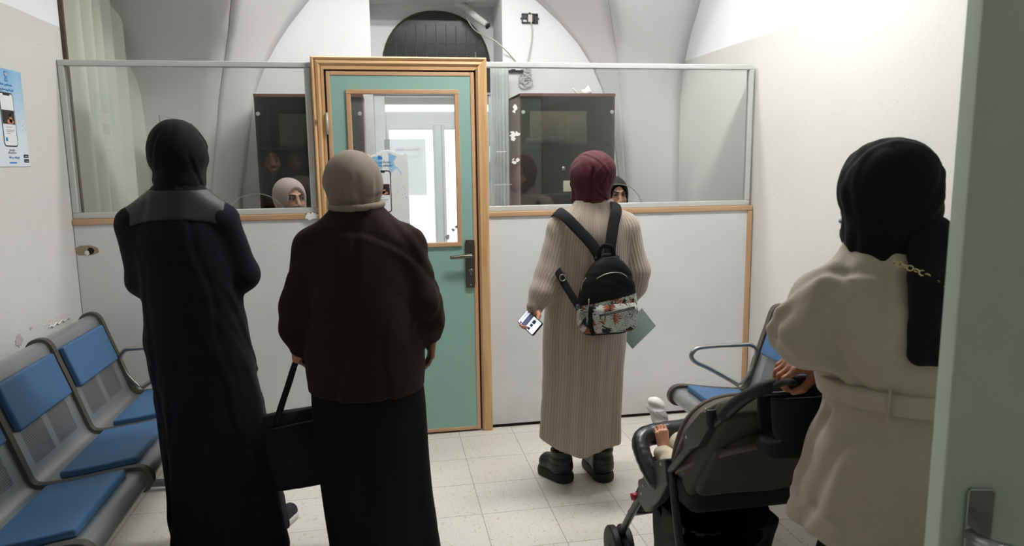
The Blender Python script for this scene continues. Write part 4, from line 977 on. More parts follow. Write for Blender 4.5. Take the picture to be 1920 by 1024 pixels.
F = hijab_field(.004, .064, .006, 1.03, -.090); F.warp(folds(.0035, 34, (.75, .2, .62), .3)); F.warp(creases(6, .0035, .011, 25, tilt=1.2, zhi=.05)); F.warp(creases(6, .0035, .007, 9, tilt=1.2, zhi=.01))
cloth('headscarf', F, mat('taupe_scarf_cloth', srgb(128, 115, 102), .85, sheen=.03, bump=(160, .2, .002)), pB, tf=lambda V: xf(V, hc, HM, 1.0))
F = Field((-.22, 2.47, 1.30), (.04, 2.75, 1.40), .004); rg = catmull([(-.09+.088*math.cos(t*PI/4), 2.612+.092*math.sin(t*PI/4), 1.352+.006*math.sin(t*PI/4+.8)) for t in range(8)], 4, True)
for a, c in zip(rg, rg[1:]+rg[:1]): F.rc(a, c, .0115, .0115, .004)
F.warp(creases(5, .002, .005, 3)); cloth('scarf_wrap', F, MATS['taupe_scarf_cloth'], pB)

# ---- woman in the ribbed beige dress with a backpack
RC = (.885, 3.1, 0); hc = np.array((.910, 3.120, 1.417)); HM = rotm(.55, -.06, 0)
LL, LR = [(.83, 3.12, .76), (.82, 3.15, .42), (.785, 3.17, .08)], [(.97, 3.12, .76), (.978, 3.15, .42), (.979, 3.145, .08)]
J = dict(spine=[(.915, 3.11, 1.28), (.90, 3.11, .97), (.89, 3.12, .78)], arms_l=[(.77, 3.11, 1.20), (.70, 3.08, .99), (.622, 3.03, .86)], arms_r=[(1.06, 3.11, 1.20), (1.115, 3.10, .98), (1.115, 3.19, .83)], legs_l=LL, legs_r=LR)
h1 = hand_mesh(SKIN_M, .55, -1, .0026, thumb=.1); hand_l = (xf(h1[0], (.650, 3.035, .872), frame((-.48, -.22, -.85), (.69, .38, -.61)), .84), h1[1], h1[2])
h2 = hand_mesh(SKIN_M, .9, 1, .003); hand_r = (xf(h2[0], (1.115, 3.17, .85), frame((.05, .25, -1), (.9, .4, .1)), .84), h2[1], h2[2])
pC = person('person', RC, 'woman in a ribbed beige dress and burgundy headscarf at the right glass', [(xf(hv, hc, HM, .93), hq, np.tile(SKIN_L, (len(hv), 1))*.0+hcol), body_core(J, SKIN_M), hand_l, hand_r])
k = NB('ribbed_beige_knit', .85); at = k.n('Attribute', attribute_name='rib'); wv = k.math('SINE', k.math('MULTIPLY', at.outputs['Fac'], 2*PI/.0135)); w2 = k.math('SINE', k.math('MULTIPLY', at.outputs['Fac'], 2*PI/.065))
base = k.mix(k.math('ADD', k.math('MULTIPLY', wv, .5), .5), srgb(166, 150, 135), srgb(186, 171, 156)); base = k.mix(k.math('MULTIPLY', k.math('ADD', w2, 1.0), .12), base, srgb(140, 124, 110)); k.color(base)
k.b.inputs['Sheen Weight'].default_value = .2; k.bump(k.math('ADD', wv, k.math('MULTIPLY', k.noise(k.coord(), 180, 2), .5)), .38, .002); M_RIB = k.M
F = Field((.52, 2.84, .17), (1.28, 3.42, 1.40), .008)
TC = [(.17, .858, 3.12, .190, .160), (.28, .862, 3.12, .190, .158), (.41, .868, 3.12, .190, .155), (.54, .876, 3.12, .192, .152), (.66, .880, 3.12, .196, .152), (.76, .886, 3.115, .196, .150), (.86, .892, 3.11, .192, .145), (.98, .90, 3.11, .184, .135), (1.10, .908, 3.105, .182, .125), (1.19, .914, 3.105, .180, .120), (1.25, .918, 3.105, .150, .104), (1.29, .920, 3.108, .092, .086), (1.32, .920, 3.110, .075, .075)]
F.loft(TC, k=.03, sm=.03)
F.rc((.872, 3.10, 1.262), (.775, 3.10, 1.210), .054, .060, .045).rc((.965, 3.10, 1.262), (1.062, 3.10, 1.206), .054, .060, .045)
AL = [(.772, 3.10, 1.20), (.712, 3.075, 1.0), (.672, 3.05, .93), (.635, 3.035, .872)]; AR_ = [(1.063, 3.10, 1.195), (1.110, 3.10, 1.0), (1.115, 3.13, .93), (1.112, 3.17, .865)]
F.chain(AL, [.064, .064, .056, .040], .025).chain(AR_, [.066, .068, .060, .042], .025)
F.rc((.920, 3.112, 1.28), (.920, 3.115, 1.30), .072, .070, .02)
F.warp(pleats(.87, 3.12, 6, .014, .17, .80, 2.2, 1.0)); F.warp(folds(.004, 44, (.85, .4, .35), .2))
X, Y, Z = np.meshgrid(*F.ax, indexing='ij', sparse=True)
F.D = np.maximum(F.D, (.192+.030*((X-.868)/.16)**2+.006*np.sin(22*X)-Z).astype(np.float32))
F.loft([(.10, .86, 3.12, .150, .120), (.26, .862, 3.12, .150, .118)], sub=True, sm=.01)
def ribs(V):
    zs = [t[0] for t in TC]; cx = np.interp(V[:, 2], zs, [t[1] for t in TC]); th = np.arctan2(V[:, 0]-cx, -(V[:, 1]-3.12)); rib = th*.175
    for A in (AL, AR_):
        best = np.full(len(V), 9.); val = np.zeros(len(V))
        for a, c in zip(A[:-1], A[1:]):
            a = np.array(a); c = np.array(c); d = c-a; t = np.clip(((V-a) @ d)/(d @ d), 0, 1); p = V-(a+t[:, None]*d); dd = np.linalg.norm(p, axis=1)
            m = dd < best; val = np.where(m, np.arctan2(p[:, 0], -p[:, 1])*.06, val); best = np.minimum(best, dd)
        inside = (best < .075) & (np.abs(V[:, 0]-cx) > .155) & (V[:, 2] < 1.19); rib = np.where(inside, val, rib)
    return {'rib': rib}
cloth('dress', F, M_RIB, pC, attrs=ribs)
F = Field((.80, 3.0, 1.28), (1.04, 3.24, 1.38), .004); F.loft([(1.296, .920, 3.114, .083, .080), (1.347, .920, 3.117, .077, .077)], sm=.006); F.loft([(1.335, .920, 3.117, .070, .070), (1.37, .920, 3.117, .070, .070)], sub=True, sm=.004)
cloth('collar', F, M_RIB, pC, attrs=lambda V: {'rib': np.arctan2(V[:, 0]-.92, -(V[:, 1]-3.112))*.09})
F = hijab_field(.0036, .062, .006, .95, -.085, ph=1.); F.warp(folds(.0025, 40, (.85, .25, .35), 1.0)); F.warp(creases(10, .0036, .0075, 21, zhi=.08, tilt=.7)); F.warp(creases(5, .0025, .006, 44, tilt=.9))
cloth('headscarf', F, mat('burgundy_scarf_cloth', srgb(76, 11, 26), .8, sheen=.05, bump=(140, .2, .002)), pC, tf=lambda V: xf(V, hc, HM, 1.0))
def boot(root, heel, toe):
    heel = np.array(heel, float); toe = np.array(toe, float); d = (toe-heel)/np.linalg.norm(toe-heel); lo = np.minimum(heel, toe)-.07; hi = np.maximum(heel, toe)+.07; lo[2] = 0; hi[2] = .30; L_ = mat('black_boot_leather', srgb(26, 26, 27), .42, bump=(50, .4, .004)); a = heel+d*.06
    F = Field(lo, hi, .004); F.rc(heel+d*.05+(0, 0, .070), toe-d*.045+(0, 0, .062), .044, .044, .02).rc(a+(0, 0, .07), a+(0, 0, .15), .048, .050, .03); F.warp(lambda X, Y, Z: .0015*np.sin(160*Z)*(Z > .09)); F.clipz(.034, .155); b_ = cloth('boot', F, L_, root)
    F = Field(lo, hi, .004); F.rc(heel+d*.046+(0, 0, .02), toe-d*.042+(0, 0, .02), .050, .049); F.clipz(.001, .044); mid_ = heel+d*.10
    F.ell(mid_+(0, 0, 0), (.022, .022, .014), .006, sub=True); cloth('sole', F, mat('black_rubber', srgb(20, 20, 20), .6), b_)
    F = Field(lo, hi, .004); F.rc(a+(0, 0, .13), a+(0, 0, .27), .040, .046); F.warp(lambda X, Y, Z: .003*np.sin(110*Z+20*X)+.0012*np.sin(400*X)); cloth('sock', F, mat('black_sock_knit', srgb(22, 22, 24), .9), root)
boot(pC, (.815, 3.12, 0), (.715, 3.29, 0)); boot(pC, (.985, 3.085, 0), (.96, 3.32, 0))

# ---- woman in the belted cream coat, right foreground
SD_ = 1.117; cD = np.array((1.062, 1.34, -.175))
UD = lambda V: (np.asarray(V, float)-np.array((.935, 1.2, 0)))*SD_+cD
RD = (1.05, 1.34, 0); hc = np.array((1.022, 1.352, 1.420)); HM = rotm(.20, -.12, 0)
LL, LR = legs(1.085, 1.35, .78, .06)
wr, wl2 = (1.025, 1.512, 1.030), (1.04, 1.535, 1.15)
J = dict(spine=[UD((.93, 1.21, 1.27)), (1.08, 1.35, 1.02), (1.085, 1.35, .80)], arms_l=[UD((.80, 1.21, 1.22)), UD((.79, 1.24, 1.15)), wl2], arms_r=[UD((1.06, 1.21, 1.22)), UD((1.10, 1.30, 1.07)), wr], legs_l=LL, legs_r=LR)
h1 = hand_mesh(SKIN_D, .75, 1, .0024, thumb=1.0); hand_r = (xf(h1[0], (1.010, 1.514, 1.028), frame((-1, .04, -.16), (-.14, -.22, .95)), .92), h1[1], h1[2])
h2 = hand_mesh(SKIN_D, .6, -1, .004); hand_l = (xf(h2[0], (1.07, 1.55, 1.12), frame((1, .1, -.1), (0, .6, .8)), .84), h2[1], h2[2])
pD = person('person', RD, 'woman in a belted cream coat and long black headscarf holding the pushchair', [(xf(hv, hc, HM, .88), hq, hcol*.9), body_core(J, SKIN_D), hand_r, hand_l])
CREAMC = mat('cream_wool', srgb(171, 159, 144), .85, sheen=.2, bump=(240, .3, .002), var=(30, .03))
BLK2 = mat('black_dress_cloth', srgb(11, 11, 13), .9, spec=.2)
F = Field((.76, 1.06, .02), (1.34, 1.64, .98), .01); F.loft([(.04, 1.07, 1.345, .21, .18), (.5, 1.075, 1.345, .165, .15), (.74, 1.08, 1.34, .12, .11)], k=.02); F.warp(pleats(1.05, 1.345, 7, .010, .02, .8, 0, 1)); F.loft([(.0, 1.05, 1.345, .19, .15), (.12, 1.05, 1.345, .19, .15)], sub=True, sm=.01); cloth('long_dress', F, BLK2, pD)
F = Field((.62, .88, .50), (1.30, 1.56, 1.38), .008)
F.loft([(.52, .948, 1.215, .232, .205), (.70, .945, 1.213, .198, .180), (.84, .948, 1.21, .170, .158), (.94, .952, 1.21, .150, .146), (1.00, .955, 1.21, .138, .136), (1.055, .955, 1.205, .132, .128), (1.11, .945, 1.205, .148, .134), (1.15, .925, 1.20, .172, .142), (1.20, .925, 1.20, .170, .132), (1.27, .925, 1.20, .128, .108), (1.33, .925, 1.205, .072, .075)], k=.03)
F.rc((.895, 1.20, 1.275), (.800, 1.20, 1.225), .058, .066, .045).rc((.96, 1.20, 1.28), (1.06, 1.20, 1.225), .058, .066, .045)
F.chain([(.798, 1.20, 1.225), (.766, 1.215, 1.168), (.86, 1.33, 1.185), (.94, 1.37, 1.195)], [.068, .064, .048, .040], .03)
F.chain([(1.065, 1.20, 1.22), (1.115, 1.29, 1.09), (.95, 1.355, 1.085)], [.066, .060, .038], .03)
F.warp(folds(.005, 26, (.6, .3, .65), 2.0)); cr_ = creases(9, .0075, .012, 61); F.warp(lambda X, Y, Z: cr_(X-.93, Y-1.2, Z-1.06)); F.warp(pleats(.94, 1.21, 6, .011, .52, .93, 1.0, .8))
F.warp(lambda X, Y, Z: .009*np.exp(-((Z-1.01-.15*(X-.93))/.03)**2)*np.sin(22*X+1)+.007*np.exp(-((Z-1.10+.25*(X-.80))/.035)**2)*np.sin(18*X+30*Z))
X, Y, Z = np.meshgrid(*F.ax, indexing='ij', sparse=True)
F.D = np.maximum(F.D, (.768+.012*np.sin(9*X+2)-Z+0*Y).astype(np.float32))
F.loft([(.60, .945, 1.213, .178, .160), (.80, .947, 1.213, .150, .140)], sub=True, sm=.01)
cloth('coat', F, CREAMC, pD, tf=UD)
F = Field((.73, 1.02, .96), (1.14, 1.38, 1.12), .0045)
def tilt(z, X=0): return z
F.loft([(1.043, .955, 1.205, .1500, .1470), (1.084, .953, 1.205, .1525, .1485)], sm=.006); F.warp(lambda X, Y, Z: .002*np.sin(40*X+90*Z)); F.rc((.848, 1.094, 1.035), (.846, 1.090, 1.092), .004, k=.002)
cloth('belt', F, CREAMC, pD, tf=UD)
F = hijab_field(.0045, .082, .008, 1.0, -.155, op=1.16); F.ell((.008, -.078, -.040), (.056, .044, .052), .04)
F.warp(folds(.004, 34, (.7, .2, .6), .8)); F.warp(creases(8, .003, .009, 15)); F.warp(creases(6, .0022, .007, 17, zhi=.02))
hs = cloth('headscarf', F, BLACKCLOTH, pD, tf=lambda V: xf(V, hc, HM, .90))
F = Field((.80, .98, 1.10), (1.08, 1.22, 1.42), .005)
for x0, x1, xz, zb in ((.915, .886, .872, 1.162), (.925, .904, .893, 1.156), (.934, .926, .916, 1.150), (.943, .952, .942, 1.146), (.952, .978, .968, 1.146)): F.chain([(x0, 1.130, 1.365), (x1, 1.078, 1.285), (xz, 1.066, zb)], [.022, .021, .017], .02)
F.warp(folds(.003, 90, (.9, .1, .3), .1)); F.clipz(1.143); cloth('scarf_tail', F, BLACKCLOTH, pD, tf=UD)
F = Field((-.09, .0, -.14), (.09, .15, .02), .004); F.ell((0, .045, -.058), (.060, .075, .056)); F.ell((0, .040, -.056), (.053, .068, .052), sub=True); F.D = np.maximum(F.D, (-F.ax[1][None, :, None]+.062)+0*F.D); F.D = np.maximum(F.D, (F.ax[2][None, None, :]+.018)+0*F.D)
F.warp(lambda X, Y, Z: .0012*np.sin(260*Z)); cloth('face_mask', F, mat('pale_blue_mask', srgb(150, 178, 205), .8), pD, tf=lambda V: xf(V, hc, HM, .87))
ch = MB(); cpts = catmull([Vector(UD(p_)) for p_ in [(.845, 1.095, 1.318), (.88, 1.062, 1.300), (.915, 1.043, 1.268), (.945, 1.036, 1.235), (.972, 1.036, 1.20), (1.0, 1.045, 1.165), (1.04, 1.07, 1.10), (1.075, 1.12, 1.02)]], 6)
for i_, p in enumerate(cpts):
    d = (cpts[min(i_+1, len(cpts)-1)]-cpts[max(0, i_-1)]).normalized(); n_ = Vector((0, -1, .3)) if i_ % 2 else d.cross(Vector((0, -1, .3))); n_ = (n_-d*n_.dot(d)).normalized(); ch.torus(p, .0055, .0014, n_, 10, 5)
tag(ch.build('chain_strap', mat('pale_gold', srgb(214, 196, 150), .3, 1.0), smooth=True), 'thin gold bag chain running over the cream coat shoulder', 'bag strap')

# ---- clerks behind the glass
def clerk(hc, yaw, label, cloth_m, top_m, skin, gaze, back=0.):
    v, q, c = head_mesh(skin, .0019, gaze, .75, (.50, .18, .17)); M_ = rotm(yaw, -.03, 0); hx, hy, hz = hc; sy = hy+.02
    J = dict(spine=[(hx, sy, hz-.14), (hx, sy, hz-.45), (hx, sy, hz-.62)], arms_l=[(hx-.15, sy, hz-.25), (hx-.17, sy-.03, hz-.47), (hx-.08, sy-.13, hz-.50)], arms_r=[(hx+.15, sy, hz-.25), (hx+.17, sy-.03, hz-.47), (hx+.08, sy-.13, hz-.50)], legs_l=[(hx-.08, sy, hz-.66), (hx-.09, sy-.10, .42), (hx-.09, sy-.06, .08)], legs_r=[(hx+.08, sy, hz-.66), (hx+.09, sy-.10, .42), (hx+.09, sy-.06, .08)])
    hs_ = []
    for s_ in (-1, 1):
        a = hand_mesh(skin, .4, s_, .004); hs_.append((xf(a[0], (hx-.08*s_*-1, sy-.14, hz-.50), frame((-.3*s_, -1, 0), (0, 0, 1)), .85), a[1], a[2]))
    r = person('person', (hx, sy, 0), label, [(xf(v, hc, M_, .92), q, c), body_core(J, skin)]+hs_)
    F = hijab_field(.0034, .070, back, .97, -.20, op=1.13)
    F.warp(folds(.003, 60, (.7, .2, .6), .4)); F.rc((-.07, .02, -.02), (-.075, .03, -.13), .014, .018, .02); cloth('headscarf', F, cloth_m, r, tf=lambda V: xf(V, hc, M_, .95))
    F = Field((hx-.28, sy-.26, hz-.80), (hx+.28, sy+.2, hz-.10), .012)
    F.loft([(hz-.78, hx, sy, .18, .14), (hz-.5, hx, sy, .165, .125), (hz-.3, hx, sy, .165, .115), (hz-.22, hx, sy, .12, .09), (hz-.15, hx, sy, .06, .06)], k=.03)
    for s_ in (-1, 1): F.chain([(hx+.05*s_, sy, hz-.20), (hx+.15*s_, sy, hz-.25), (hx+.17*s_, sy-.03, hz-.46), (hx+.09*s_, sy-.12, hz-.50)], [.05, .055, .048, .038], .03)
    cloth('top', F, top_m, r)
    F = Field((hx-.28, sy-.26, .1), (hx+.28, sy+.2, hz-.60), .014); F.loft([(.12, hx, sy-.05, .2, .17), (.45, hx, sy-.05, .19, .17), (hz-.62, hx, sy, .185, .145)], k=.02); cloth('skirt', F, BLACKSK, r)
    return r
clerk((-.508, 4.22, 1.305), PI+.60, 'clerk in a pale pink headscarf looking out through the left glass', mat('pale_pink_scarf', srgb(206, 182, 180), .75, sheen=.2), mat('white_top', srgb(214, 212, 210), .8), SKIN_L, -.002)
clerk((1.366, 4.20, 1.287), PI+.15, 'clerk in a black headscarf half hidden beyond the burgundy headscarf', BLACKCLOTH, mat('black_top', srgb(26, 26, 28), .8), SKIN_L, .001)
# ------------------------------------------------------------------ beam benches with blue pads
def shell_mat():
    k = NB('silver_perforated_steel', .38, .75); k.b.inputs['Base Color'].default_value = (*srgb(168, 170, 172), 1)
    v = k.coord('Object'); sp = k.n('SeparateXYZ'); k.l(v, sp.inputs[0]); p = .0095
    row = k.math('DIVIDE', sp.outputs['Z'], p*.8); rf = k.math('FLOOR', row); off = k.math('MULTIPLY', k.math('MODULO', rf, 2.0), .5)
    fy = k.math('SUBTRACT', k.math('FRACT', k.math('ADD', k.math('ADD', k.math('DIVIDE', sp.outputs['Y'], p), off), 200.0)), .5); fz = k.math('SUBTRACT', k.math('FRACT', k.math('ADD', row, 0.0)), .5)
    d2_ = k.math('ADD', k.math('MULTIPLY', fy, fy), k.math('MULTIPLY', fz, fz)); hole = k.math('LESS_THAN', d2_, .075)
    band = k.math('MULTIPLY', k.math('GREATER_THAN', sp.outputs['Z'], .450), k.math('LESS_THAN', sp.outputs['Z'], .60)); side = k.math('LESS_THAN', k.math('ABSOLUTE', sp.outputs['Y']), .185)
    # two solid ribs pressed in the middle of the perforated field
    ay = k.math('ABSOLUTE', sp.outputs['Y']); hole = k.math('MULTIPLY', k.math('MULTIPLY', hole, k.math('MULTIPLY', band, side)), k.math('GREATER_THAN', ay, .02))
    tr = k.n('BsdfTransparent'); mx = k.n('MixShader'); ring = k.math('MULTIPLY', k.math('MULTIPLY', k.math('LESS_THAN', d2_, .15), k.math('MULTIPLY', band, side)), k.math('GREATER_THAN', ay, .02)); k.color(k.mix(ring, srgb(168, 170, 172), srgb(60, 60, 60))); k.l(hole, mx.inputs[0]); k.l(k.b.outputs[0], mx.inputs[1]); k.l(tr.outputs[0], mx.inputs[2]); k.l(mx.outputs[0], k.nt.nodes['Material Output'].inputs[0])  # dark ring painted round each hole, shade of its rim put into colour
    return k.M
M_SHELL = shell_mat(); M_SIDE = mat('bronze_grey_casting', srgb(96, 92, 86), .45, .5); M_PAD = mat('blue_vinyl', srgb(66, 106, 148), .42, bump=(120, .12, .002)); M_BEAM = mat('grey_beam_paint', srgb(120, 122, 124), .45, .4)
PROF = catmull([(.088, .728, 0), (.074, .762, 0), (.088, .790, 0), (.118, .797, 0), (.146, .778, 0), (.172, .70, 0), (.212, .58, 0), (.246, .47, 0), (.268, .412, 0), (.305, .395, 0), (.40, .404, 0), (.50, .418, 0), (.585, .432, 0), (.632, .430, 0), (.654, .402, 0), (.645, .372, 0), (.612, .362, 0)], 5)
PROF = [(p.x, p.y) for p in PROF]
def offset(pr, d):
    out = []
    for i, p in enumerate(pr):
        a = pr[max(0, i-1)]; b = pr[min(len(pr)-1, i+1)]; tx, tz = b[0]-a[0], b[1]-a[1]; l_ = math.hypot(tx, tz) or 1; out.append((p[0]-tz/l_*d, p[1]+tx/l_*d))
    return out
def sub(pr, cond): return [p for p in pr if cond(p)]
def make_bench(loc, rz, n, label, pitch=.53, arm_far=True):
    r = tag(empty('waiting_bench', loc, rz), label, 'bench')
    up = offset(PROF, .0)
    def seat(i):
        cy = (i+.5)*pitch; w = .250
        V = []; lo_ = offset(PROF, -.005)
        poly = PROF+lo_[::-1]; fn = lambda u, v, w_: (u, w_, v)
        s_ = MB(); m_ = len(PROF)
        for y in (-w, w):
            for p in PROF: V.append((p[0], y, p[1]))
            for p in lo_: V.append((p[0], y, p[1]))
        Fs = []; q = 2*m_
        for k_ in range(m_-1): Fs += [(k_, k_+1, q+k_+1, q+k_), (m_+k_+1, m_+k_, q+m_+k_, q+m_+k_+1)]
        Fs += [(k_, m_+k_, m_+k_+1, k_+1) for k_ in range(m_-1)]+[(q+k_+1, q+m_+k_+1, q+m_+k_, q+k_) for k_ in range(m_-1)]+[(0, q, q+m_, m_), (m_-1, 2*m_-1, q+2*m_-1, q+m_-1)]
        s_.add(V, Fs); o = s_.build('seat_shell', M_SHELL, r, smooth=True); o.location = (0, cy, 0)
        e_ = o.modifiers.new('es', 'EDGE_SPLIT'); e_.split_angle = math.radians(50)
        return o, cy
    def pad(nm, cond, cy, d0, d1, y0, y1):
        seg = sub(PROF, cond); a = offset(seg, -d0) if False else offset(seg, d0); b = offset(seg, d1); poly = a+b[::-1]
        o = MB().prism(poly, lambda u, v, w: (u, w, v), y0, y1).build(nm, M_PAD, r, bevel=.009, seg=3); o.location = (0, cy, 0); return o
    so, cy = seat(0); first = [so]
    first.append(pad('back_pad', lambda p: p[0] < .26 and p[0] > .1 and .560 < p[1] < .757, cy, .0, .026, -.218, .218))
    first.append(pad('seat_pad', lambda p: .33 < p[0] < .60 and p[1] > .39, cy, .0, .028, -.215, .215))
    for i in range(1, n):
        for o in first:
            c = o.copy(); COL.objects.link(c); c.parent = r; c.location = (0, (i+.5)*pitch, 0)
    for i in range(n+1):
        y = i*pitch; a = offset(PROF, .014)[4:]; b = offset(PROF, -.030)[4:]
        sf = MB().prism(a+b[::-1], lambda u, v, w: (u, w, v), y-.015, y+.015)
        for (u, z, rr) in ((.112, .768, .026), (.628, .400, .026)):
            sf.lathe([(rr, -.016), (rr, .016)], (u, y, z), (0, 1, 0), 20); sf.lathe([(rr*.5, -.0175), (rr*.5, .0175)], (u, y, z), (0, 1, 0), 16)
        sf.box((.24, y-.012, .30), (.42, y+.012, .40)); f_ = sf.build('side_frame', M_SIDE, r, bevel=.002)
    MB().box((.30, -.02, .285), (.38, n*pitch+.02, .335)).build('beam', M_BEAM, r, bevel=.005)
    for y in (pitch*.5, (n-.5)*pitch):
        l_ = MB(); l_.box((.315, y-.03, .03), (.365, y+.03, .287)); l_.tube([(.06, y, .012), (.12, y, .03), (.34, y, .04), (.56, y, .03), (.62, y, .012)], .018, 10, smooth=3); l_.build('leg', M_BEAM, r, bevel=.003)
    for y in (0, n*pitch):
        y += .0 if y else 0
        tubes('armrest', M_CHROME, r, [([(.300, y, .425), (.245, y, .50), (.225, y, .575), (.250, y, .615), (.30, y, .622), (.50, y, .622), (.545, y, .605), (.556, y, .580), (.535, y, .552), (.47, y, .52), (.36, y, .455), (.312, y, .425)], .0105)], smooth=5, n=12)
    return r
make_bench((XL, 3.70-4*.53, 0), 0, 4, 'long row of blue padded steel seats along the left wall')
make_bench((1.955, 3.11, 0), PI, 3, 'row of blue padded steel seats on the right side behind the pushchair')

# ------------------------------------------------------------------ backpack
def leaf_cols(u, v, seed, dens=26, scale=1.0):
    """palm fans in off-white over charcoal with rust patches"""
    r_ = np.random.RandomState(seed); C = np.tile(np.array(srgb(40, 40, 46)), (len(u), 1))
    n = .5+.5*np.sin(u*70+3*np.sin(v*50))*np.sin(v*80+2*np.sin(u*60)); C[n > .72] = srgb(84, 80, 86)
    ru = np.sin(u*46+1.3)*np.sin(v*58+.6)+.4*np.sin(u*130)*np.sin(v*120); C[ru > .62] = srgb(140, 78, 50)
    u0, u1, v0, v1 = u.min(), u.max(), v.min(), v.max()
    for _ in range(dens):
        cx, cy = r_.uniform(u0, u1), r_.uniform(v0, v1); d0 = r_.uniform(0, 6.28); L_ = r_.uniform(.036, .058)*scale; nb = r_.randint(7, 9); kind = r_.rand()
        x, y = u-cx, v-cy; rr = np.hypot(x, y); a = np.arctan2(y, x)-d0; a = (a+PI) % (2*PI)-PI
        sp = 1.25; bl = np.round((a+sp)/(2*sp/(nb-1))); ac = bl*(2*sp/(nb-1))-sp; ok = (bl >= 0) & (bl < nb)
        w = .0027*scale*np.sin(np.clip(rr/(L_*(1-.25*np.abs(ac)/sp)), 0, 1)*PI)**.7; m = ok & (np.abs(rr*np.sin(a-ac)) < w) & (rr < L_*(1-.25*np.abs(ac)/sp))
        col = srgb(206, 208, 200) if kind < .72 else (srgb(168, 96, 60) if kind < .86 else srgb(150, 156, 156))
        C[m] = col; mid_ = m & (np.abs(rr*np.sin(a-ac)) < .0007); C[mid_] = np.array(col)*.6
    return C
bp = tag(empty('backpack', (.925, 2.975, .93)), 'small black backpack with a leaf-patterned lower half on the ribbed dress', 'backpack'); bp.rotation_euler = (0, math.radians(-1), 0)
# local: x right, y toward the wearer, z up
FAB = attr_mat('backpack_cloth', .68, spec=.25, bump=(200, .25, .002))
def arch(T, ex=3.0):
    F = Field((-.17, -.15, -.19), (.17, .03, .22), .0026); F.loft([(z, cx, -.058, a, b) for z, cx, a, b in T], ex=ex, sm=.012); return F
TB = [(-.165, -.012, .085, .030), (-.150, -.010, .108, .044), (-.115, -.005, .128, .052), (-.06, 0, .132, .054), (0, 0, .126, .052), (.06, .003, .112, .047), (.11, .006, .090, .040), (.145, .008, .062, .030), (.165, .008, .03, .018)]
F = arch(TB); F.warp(folds(.0015, 60, (.5, .3, .8), .3)); V, Q = F.mesh()
low = V[:, 2] < -.012+.16*V[:, 0]; th_u = V[:, 0]+np.sign(V[:, 0])*(V[:, 1]+.058)*(np.abs(V[:, 0]) > .08); C = np.where(low[:, None], leaf_cols(th_u, V[:, 2], 5, 60), np.array(srgb(13, 13, 13)))
C[V[:, 2] < -.155] = srgb(20, 20, 20)
raw_mesh('bag_body', V, Q, FAB, parent=bp, cols=C)
F = Field((-.13, -.16, -.19), (.14, -.06, .02), .0018); F.loft([(-.150, .012, -.105, .075, .012), (-.135, .016, -.105, .095, .022), (-.08, .018, -.105, .102, .027), (-.045, .016, -.105, .100, .024), (-.03, .014, -.105, .092, .014)], ex=3.5, sm=.008)
V, Q = F.mesh(); C = leaf_cols(V[:, 0], V[:, 2]+.35*V[:, 1], 11, 44); slope = V[:, 2]-(.16*V[:, 0]); zb = np.abs(slope+.062) < .0045; C[zb & (np.abs(V[:, 0]-.02) < .078)] = srgb(16, 16, 16)
pk = raw_mesh('front_pocket', V, Q, FAB, parent=bp, cols=C)
z_ = MB(); z_.tube([(-.055, -.1345, -.070), (.02, -.1365, -.058), (.09, -.133, -.048)], .0022, 6, smooth=3); z_.tube([(-.055, -.136, -.070), (-.058, -.14, -.084)], .002, 6); z_.build('zip', mat('dark_zip', srgb(40, 40, 42), .4), pk, smooth=True)
MB().tube([(-.088, -.112, -.03), (-.094, -.118, -.07), (-.090, -.116, -.12), (-.075, -.105, -.158)], .009, 8, smooth=4, flat=.35, up=(0, -1, 0)).build('binding', mat('black_webbing', srgb(13, 13, 14), .75, spec=.3), bp, smooth=True)
zm = mat('pale_zip_metal', srgb(178, 170, 162), .35, .8)
tubes('main_zip', zm, bp, [([(-.060, -.103, .082), (-.02, -.108, .100), (.03, -.107, .103), (.07, -.098, .085), (.092, -.088, .045)], .0022)], n=6, smooth=4)
tubes('side_zip', zm, bp, [([(-.119, -.075, .03), (-.115, -.080, .062), (-.100, -.085, .085)], .0022)], n=6, smooth=4); tubes('side_zip', zm, bp, [([(-.096, -.108, .0), (-.097, -.109, -.03)], .0026)], n=6); tubes('side_zip', zm, bp, [([(.108, -.085, .05), (.120, -.080, .01)], .0022)], n=6, smooth=3)
WEB = mat('black_webbing', (0, 0, 0))
tubes('grab_handle', WEB, bp, [([(-.028, -.045, .155), (-.030, -.050, .19), (-.008, -.052, .212), (.026, -.050, .200), (.036, -.045, .158)], .010)], n=8, smooth=5, flat=.3, up=(0, -1, 0))
MB().tube([(-.045, -.035, .145), (.004, -.040, .162), (.055, -.035, .145)], .018, 10, smooth=5, flat=.5, up=(0, -1, 0)).build('top_yoke', WEB, bp, smooth=True)
def strap(pts, w, nm='shoulder_strap', fl=.13):
    P_ = [(x-.925, y-2.975, z-.93) for x, y, z in pts]; return MB().tube(P_, w, 12, smooth=6, flat=fl, up=(0, -1, 0)).build(nm, WEB, bp, smooth=True)
strap([(.905, 2.935, 1.085), (.868, 2.955, 1.15), (.815, 2.985, 1.215), (.775, 3.015, 1.262), (.752, 3.07, 1.283), (.752, 3.14, 1.262), (.765, 3.205, 1.20), (.775, 3.235, 1.08)], .024)
strap([(.940, 2.935, 1.085), (.955, 2.950, 1.16), (.975, 2.975, 1.23), (.998, 3.005, 1.285), (1.008, 3.07, 1.312), (1.005, 3.14, 1.295), (.995, 3.205, 1.22), (.985, 3.24, 1.08)], .025)
strap([(.712, 3.11, 1.09), (.722, 3.05, 1.065), (.735, 3.01, 1.03), (.752, 2.985, .985), (.785, 2.955, .920), (.812, 2.935, .870)], .016, 'lower_strap')
